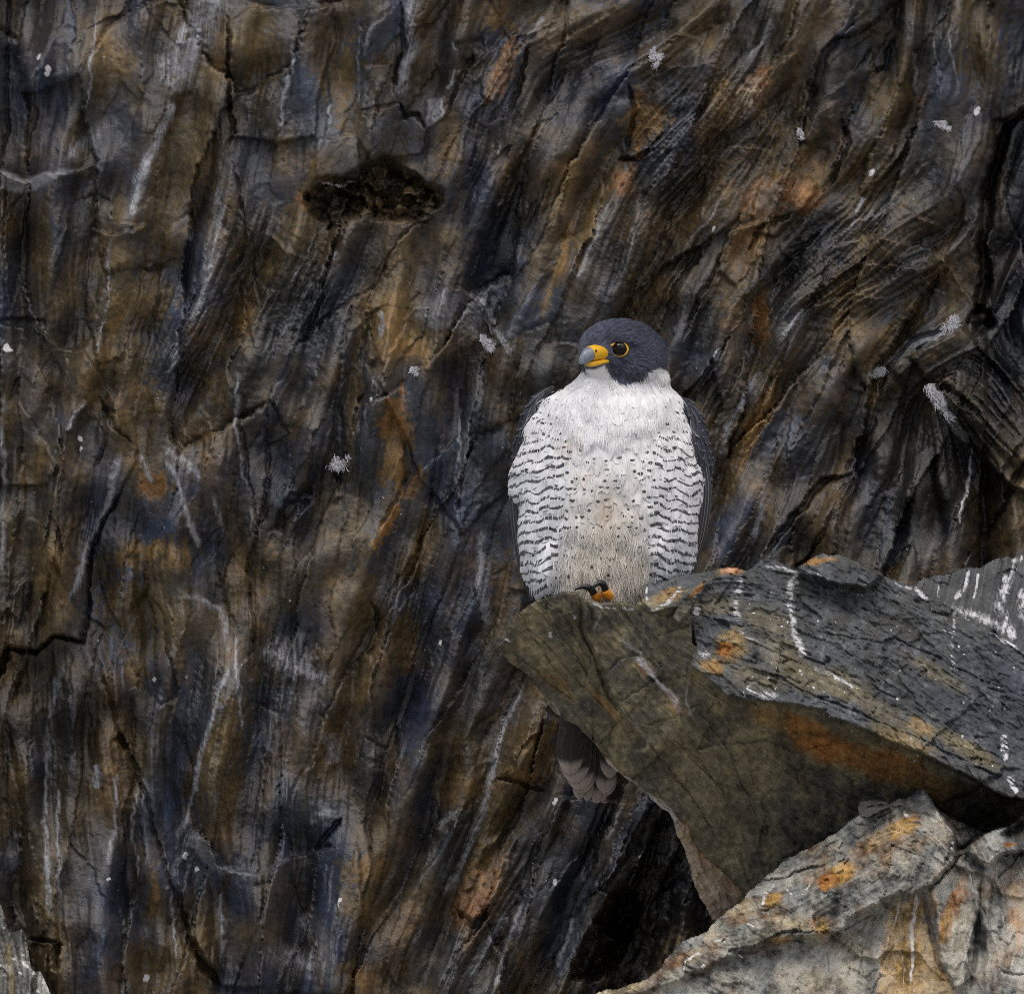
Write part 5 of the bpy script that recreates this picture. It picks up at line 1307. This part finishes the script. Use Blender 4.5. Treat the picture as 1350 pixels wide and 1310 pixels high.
def sweep(name, pts, radii, mat, parent, n=20, up=(0, 0, 1), flat=None):
    """tube along px points with elliptic sections (ra sideways, rb vertical), pixel units"""
    C_ = bp_arr(np.array(pts, float)); m = len(C_)
    V, F = [], []
    for i in range(m):
        t = unit(C_[min(i + 1, m - 1)] - C_[max(i - 1, 0)])
        b = unit(np.cross(t, np.array(up, float))); u = np.cross(b, t)
        ra, rb = radii[i]
        for k in range(n):
            a = 2 * math.pi * k / n
            V.append(C_[i] + (b * math.cos(a) * ra + u * math.sin(a) * rb) * S)
    for i in range(m - 1):
        for k in range(n):
            a, b = i * n + k, i * n + (k + 1) % n
            F += [(a, b, b + n), (a, b + n, a + n)]
    V += [C_[0], C_[-1]]
    for k in range(n):
        F += [(m * n, (k + 1) % n, k), (m * n + 1, (m - 1) * n + k, (m - 1) * n + (k + 1) % n)]
    me = mesh_np(name, np.array(V), np.array(F))
    return mesh_obj(name, me, mat, parent)


def smooth_path(pts, rad, k=6):
    """Catmull-Rom through control points and radii"""
    A = np.concatenate([np.array(pts, float), np.array(rad, float)], 1)
    A = np.concatenate([[2 * A[0] - A[1]], A, [2 * A[-1] - A[-2]]])
    out = []
    for i in range(1, len(A) - 2):
        for t in np.linspace(0, 1, k, endpoint=False):
            p0, p1, p2, p3 = A[i - 1], A[i], A[i + 1], A[i + 2]
            out.append(.5 * (2 * p1 + (p2 - p0) * t + (2 * p0 - 5 * p1 + 4 * p2 - p3) * t * t + (3 * p1 - p0 - 3 * p2 + p3) * t ** 3))
    out.append(A[-2])
    out = np.array(out)
    return out[:, :3], np.maximum(out[:, 3:], .3)


SPN = [(798, 468, -44), (791, 465.5, -55), (783, 465, -64), (775, 468, -72), (769.5, 474.5, -76), (766.5, 482, -77.5), (765.5, 490, -76)]
SPR = [(7, 7), (9, 9), (9.6, 10), (8.6, 9.4), (6.2, 7.4), (3.4, 4.4), (.5, .6)]
a_, r_ = smooth_path(SPN, SPR)
bill = sweep('bill', a_[11:], r_[11:], m_bill, falcon)
cere = sweep('cere', a_[:17], r_[:17] * 1.035, m_cere, bill)
a_, r_ = smooth_path([(767, 480, -81), (766, 485, -81), (765.5, 491, -79)], [(3.9, 4), (2.9, 3.2), (.4, .5)], 4)
sweep('bill_tip', a_, r_, m_hook, bill, 12)
a_, r_ = smooth_path([(803, 476.5, -40), (795, 476.5, -54), (787, 478.5, -63), (779, 480, -69), (773, 480, -72)], [(6, 2), (6.6, 3), (6.2, 3.6), (5, 3.6), (2, 2.4)])
jaw = sweep('lower_mandible', a_, r_, m_cere, bill)


def ball(name, px, py, d, r, mat, parent, sq=(1, 1, 1)):
    sv, sf = sphere_np(28, 16)
    c = np.array(BP(px, py, d))
    return mesh_obj(name, mesh_np(name, c + sv * r * S * np.array(sq), sf), mat, parent)


def eye_at(px, py, d, nrm, name='eye'):
    nrm = unit(np.array(nrm, float)); sx = unit(np.cross(nrm, np.array([0, 0, 1.0]))); up = np.cross(sx, nrm)
    c = np.array(BP(px, py, d))
    e = ball(name, px, py, d, 11.5, m_eye, falcon)
    # bare yellow eye ring, drawn out towards the bill
    V, F = [], []
    n, m = 40, 10
    EYE_SGN = 1 if sx[0] > 0 else -1
    for i in range(n):
        a = 2 * math.pi * i / n
        ca, sa = math.cos(a), math.sin(a)
        ext = 1 + .30 * max(0.0, -ca) ** 6 * (1 if sa > -.5 else .5)
        R0 = 10.6
        rw = 1.5 + (1.7 if ca < -.3 else 0) * max(0, -ca) ** 3
        for k in range(m):
            b = 2 * math.pi * k / m
            rr = (R0 + math.cos(b) * rw) * ext
            V.append(c + (sx * ca * rr * EYE_SGN + up * sa * rr * (.80 if sa > 0 else .88) + nrm * (4.6 + math.sin(b) * 2.0 - .03 * (rr - 10) ** 2)) * S)
    for i in range(n):
        for k in range(m):
            F.append((i * m + k, ((i + 1) % n) * m + k, ((i + 1) % n) * m + (k + 1) % m, i * m + (k + 1) % m))
    mesh_obj('eye_ring', mesh_np('eye_ring', np.array(V), np.array(F)), m_cere, e)
    return e


h = bvh.ray_cast(Vector(BP(816, 459, -300)), Vector((0, 1, 0)))
de = (h[0][1] - YB) / S
eye_at(817.5, 460, de + 4.0, (-.12, -1, 0))
eye_at(776, 458, -8, (-1, -.1, 0))
# nostril
sweep('nostril', [(786, 462, -66), (786, 462.5, -77)], [(1.7, 1.9), (1.3, 1.5)], m_hook, cere, 10)
# ---- folded wings


def wing(edge, side, name='wing'):
    """edge: outer silhouette (px, py) from the shoulder to the tip"""
    E = np.array(edge, float)
    ys = np.linspace(E[0, 1], E[-1, 1], 60); xs = np.interp(ys, E[:, 1], E[:, 0])
    n = 24; V, F = [], []
    t = np.linspace(0, 1, 60)
    for i in range(60):
        e = math.sin(math.pi * min(1, .12 + t[i] * 1.9 if t[i] < .2 else 1) / 2) * (1 - .75 * smoothstep(.35, 1.0, t[i]))
        rx, rd_ = 30 * e, 46 * (.25 + .75 * e)
        cx = xs[i] - side * rx; cd = 34 + 6 * t[i]
        for k in range(n):
            a = 2 * math.pi * k / n
            V.append((cx + rx * math.cos(a), ys[i], cd + rd_ * math.sin(a)))
    for i in range(59):
        for k in range(n):
            F.append((i * n + k, (i + 1) * n + k, (i + 1) * n + (k + 1) % n, i * n + (k + 1) % n))
    F = np.array(F); T3 = np.concatenate([F[:, [0, 1, 2]], F[:, [0, 2, 3]]])
    c0 = len(V); V.append((xs[0] - side * 8, ys[0] - 3, 34)); V.append((xs[-1], ys[-1] + 4, 40))
    T3 = np.concatenate([T3, [(c0, k, (k + 1) % n) for k in range(n)], [(c0 + 1, 59 * n + (k + 1) % n, 59 * n + k) for k in range(n)]])
    Wd = bp_arr(np.array(V))
    me = mesh_np(name, Wd, T3)
    set_col(me, 'tint', np.tile((.020, .021, .027, 1), (len(Wd), 1)))
    o = mesh_obj(name, me, m_body, falcon)
    tree = BVHTree.FromPolygons([Vector(v) for v in Wd.tolist()], [tuple(f) for f in T3.tolist()])
    cov = Plumage()
    rws = list(np.arange(ys[0] + 2, ys[0] + 118, 9.0))[::-1]
    ax = lambda py: (np.interp(py, ys, xs) - side * 26, 36)
    lo, hi = (-1.75, .35) if side < 0 else (-.35, 1.75)
    for p, n_, q, r, ph in hit_rows(tree, ax, rws, 9.5, lo - .6, hi + .6, 120):
        tn = np.array([.030, .034, .048]) * random.uniform(.6, 1.3)
        cov.feather(p + np.array([0, 0, 8 * S]), n_, np.array([side * .05 + random.gauss(0, .05), random.gauss(0, .05), -1.0]), 27 * S, 6.5 * S, .5 * S, random.uniform(2.4, 4.6) * S, random.choice([.3, .5, .75]), tn, random.random(), .35, ragged=.04, tree=tree)
    cov.obj('wing_coverts', m_dark, o)
    return o, xs, ys


def flight(pts, hw, tint, parent, name='flight_feather', pale=.7, nrm=(0, -1, 0)):
    """one long stiff blade along px points (px, py, d)"""
    a, r = smooth_path(pts, [(w_, w_) for w_ in hw], 7)
    C_ = bp_arr(a); m = len(C_)
    al = np.concatenate([[0], np.cumsum(np.linalg.norm(C_[1:] - C_[:-1], axis=1))]); al /= al[-1]
    V, A, F = [], [], []
    nr = unit(np.array(nrm, float))
    for i in range(m):
        t = unit(C_[min(i + 1, m - 1)] - C_[max(i - 1, 0)]); b = unit(np.cross(t, nr)); n2 = np.cross(b, t)
        for j, u in enumerate(np.linspace(-1, 1, 7)):
            V.append(C_[i] + b * u * r[i, 0] * S - n2 * (1 - u * u) * -.16 * r[i, 0] * S); A.append((u * .5 + .5, al[i], pale, .5))
    k = len(V)
    th = nr * S * .5
    V += [v - th for v in V]; A += A
    for i in range(m - 1):
        for j in range(6):
            q = (i * 7 + j, (i + 1) * 7 + j, (i + 1) * 7 + j + 1, i * 7 + j + 1)
            F += [q, tuple(x + k for x in q[::-1])]
    me = mesh_np(name, np.array(V), np.array(F))
    set_col(me, 'feather', np.array(A)); set_col(me, 'tint', np.tile((*tint, 1), (len(V), 1)))
    return me


wl, wxs, wys = wing([(720, 511), (702, 524), (688, 548), (680, 580), (675, 615), (673, 650), (675, 680), (680, 712), (686, 742), (695, 770), (702, 786)], -1)
for i in range(6):
    o_ = i * 4.4
    mesh_obj('flight_feather', flight([(684 + o_ * .6, 600 + i * 4, 8 - i * 1.0), (677 + o_ * .8, 660, 2 - i), (682 + o_ * .8, 715, 0 - i), (691 + o_ * .6, 760, 2 - i), (701 + o_ * .25, 791 - i * 4, 6 - i)], (4, 5, 5, 4.2, 1.0), tuple(np.array([.020, .020, .024]) * random.uniform(.7, 1.4)), wl, pale=random.uniform(.15, .6)), m_dark, wl)
wr, wxs, wys = wing([(893, 521), (911, 530), (924, 547), (932, 572), (937, 602), (937, 640), (933, 680), (926, 712), (915, 740), (903, 762), (896, 775)], 1)
for i in range(6):
    o_ = i * 4.2
    mesh_obj('flight_feather', flight([(926 - o_ * .6, 590 + i * 4, 8 - i * 1.0), (933 - o_ * .8, 645, 2 - i), (928 - o_ * .8, 695, 0 - i), (916 - o_ * .5, 735, 2 - i), (900 - o_ * .2, 775 - i * 4, 6 - i)], (4, 5, 5, 4.2, 1.0), tuple(np.array([.022, .022, .027]) * random.uniform(.7, 1.4)), wr, pale=random.uniform(.15, .6)), m_dark, wr)

# ---- tail hanging behind the boulder
TD = (.110 - YB) / S
for i, (tx, ty, hw, rx0) in enumerate([(752, 1022, 19, 756), (758, 1033, 22, 758), (764, 1042, 22, 762), (767, 1046, 21, 766), (804, 1026, 16, 806), (798, 1046, 17, 800), (800, 1049, 16, 804), (764, 1054, 12, 770), (774, 1056, 11, 778), (786, 1058, 11, 786), (794, 1057, 10, 792)]):
    d_ = TD + i * 3.2
    tw = flight([(784 + (rx0 - 778) * .2, 770, 66 + i * 1.5), (782 + (rx0 - 778) * .45, 850, TD - 14 + i * 2.4), ((tx + rx0) / 2 * .75 + 778 * .25, 930, d_ - 4), (tx * .85 + rx0 * .15, 985 if ty < 1030 else 1000, d_), (tx, ty - 16, d_), (tx, ty - 5, d_), (tx, ty, d_)],
                (hw * .35, hw * .6, hw * .92, hw, hw * .80, hw * .45, hw * .06), (.03, .025, .022), falcon, 'tail_feather', pale=random.random())
    mesh_obj('tail_feather', tw, m_tail, falcon)

# ---- the foot gripping the rim
for k, (pts, rad, tal, tr) in enumerate([
    ([(800, 785, -10), (796, 788, -30), (791, 789, -46), (786, 786, -58), (781, 781, -64)], [5.4, 5.8, 5.8, 5.6, 4.4], [(783, 782, -63), (778, 775.5, -67), (770, 773, -71), (762, 775, -74), (757, 778, -75)], [4.8, 4.4, 3.3, 1.9, .4]),
    ([(812, 784, -10), (809, 787, -30), (805, 787, -46), (800, 783, -60), (796, 778, -66)], [5.4, 5.8, 6.0, 6.2, 4.8], [(798, 777, -65), (795, 770, -69), (789, 768.5, -73), (783.5, 773, -76), (780, 779, -77)], [4.8, 4.4, 3.4, 2.0, .4]),
    ([(815, 784, 4), (818, 789, -10), (822, 791, -22), (826, 793, -30)], [6, 6, 5.4, 4.5], [(826, 793, -30), (829, 794, -36), (830, 799, -40)], [3.6, 2.8, .5])]):
    a_, r_ = smooth_path(pts, [(r, r) for r in rad], 5)
    # knuckle pads
    r_ = r_ * (1 + .10 * np.sin(np.arange(len(r_)) * 2.1))[:, None]
    toe = sweep('toe', a_, r_, m_toe, falcon, 14)
    a_, r_ = smooth_path(tal, [(r, r * 1.1) for r in tr], 5)
    sweep('talon', a_, r_, m_hook, toe, 12)
a_, r_ = smooth_path([(808, 740, 6), (808, 765, 4), (807, 784, 2)], [(9, 9), (8, 8), (8, 7)], 4)
sweep('leg', a_, r_, m_toe, falcon, 14)

# ------------------------------------------------------------------ down feathers snagged on the cliff
wall_co = None


def wall_depth(px, py):
    i = int(np.clip((px - W.xs[0]) / W.step, 0, len(W.xs) - 1)); j = int(np.clip((py - W.ys[0]) / W.step, 0, len(W.ys) - 1))
    return float(wall_y[max(0, j - 3):j + 4, max(0, i - 3):i + 4].min())


def down(px, py, size, ang, label, asp=1.0, n=420):
    k = 1 + .45 / D
    px_, py_ = (px - CX) / 1 + CX, py
    y = wall_depth(px, py)
    r = random.Random(int(px * 7 + py))
    V, F = [], []
    def put(x, yy, d): return P(x, yy, y - .002 + d * S)
    a0 = math.radians(ang)
    clumps = [(r.gauss(0, .33), r.gauss(0, .33), r.uniform(0, 6.28)) for _ in range(7)]
    for i in range(n):
        cl = r.choice(clumps)
        a = cl[2] + r.gauss(0, .7); L = size * r.uniform(.2, .6)
        ox, oy = (cl[0] + r.gauss(0, .13)) * size * asp * 1.25, (cl[1] + r.gauss(0, .13)) * size * .75
        cx, cy = px + ox * math.cos(a0) - oy * math.sin(a0), py + ox * math.sin(a0) + oy * math.cos(a0)
        z0, z1 = -r.uniform(0, size * .25), -r.uniform(0, size * .3)
        ex, ey = cx + math.cos(a) * L, cy + math.sin(a) * L + .1 * L
        mx, my = (cx + ex) / 2 + r.gauss(0, 1.2), (cy + ey) / 2 + r.gauss(0, 1.2)
        w = .32
        b = len(V)
        V.extend([put(cx - w, cy + w, z0), put(cx + w, cy - w, z0), put(mx + w, my - w, (z0 + z1) / 2 - 1), put(mx - w, my + w, (z0 + z1) / 2 - 1), put(ex + .2, ey, z1), put(ex - .2, ey, z1)])
        F.extend([(b, b + 1, b + 2, b + 3), (b + 3, b + 2, b + 4, b + 5)])
    o = mesh_obj('down_feather', mesh_np('down_feather', np.array(V), np.array(F)), m_down)
    return tag(o, label, 'feather', 'down feathers snagged on the cliff')


down(452, 608, 15, -8, 'round white down feather hanging in a rusty groove of the cliff')
down(865, 76, 11, -60, 'white down feather caught on layered slate beside orange rock')
down(545, 487, 8, 0, 'tiny white down feather under a small rusty overhang')
down(645, 456, 11, 35, 'grey white down feather at the edge of a pale slate plate')
down(1162, 489, 13, -25, 'white down feather at the end of a bluish ledge')
down(1240, 531, 22, 55, 'long white down feather below the bluish ledge', 1.25, 560)
down(1057, 176, 7, 80, 'small grey down feather by a dark notch between rock folds')
down(1240, 165, 9, 30, 'wispy down feather high beside the deep dark crack')
down(1256, 428, 12, -30, 'bluish feather lying in the dark corner below the deep crack', 1.3)
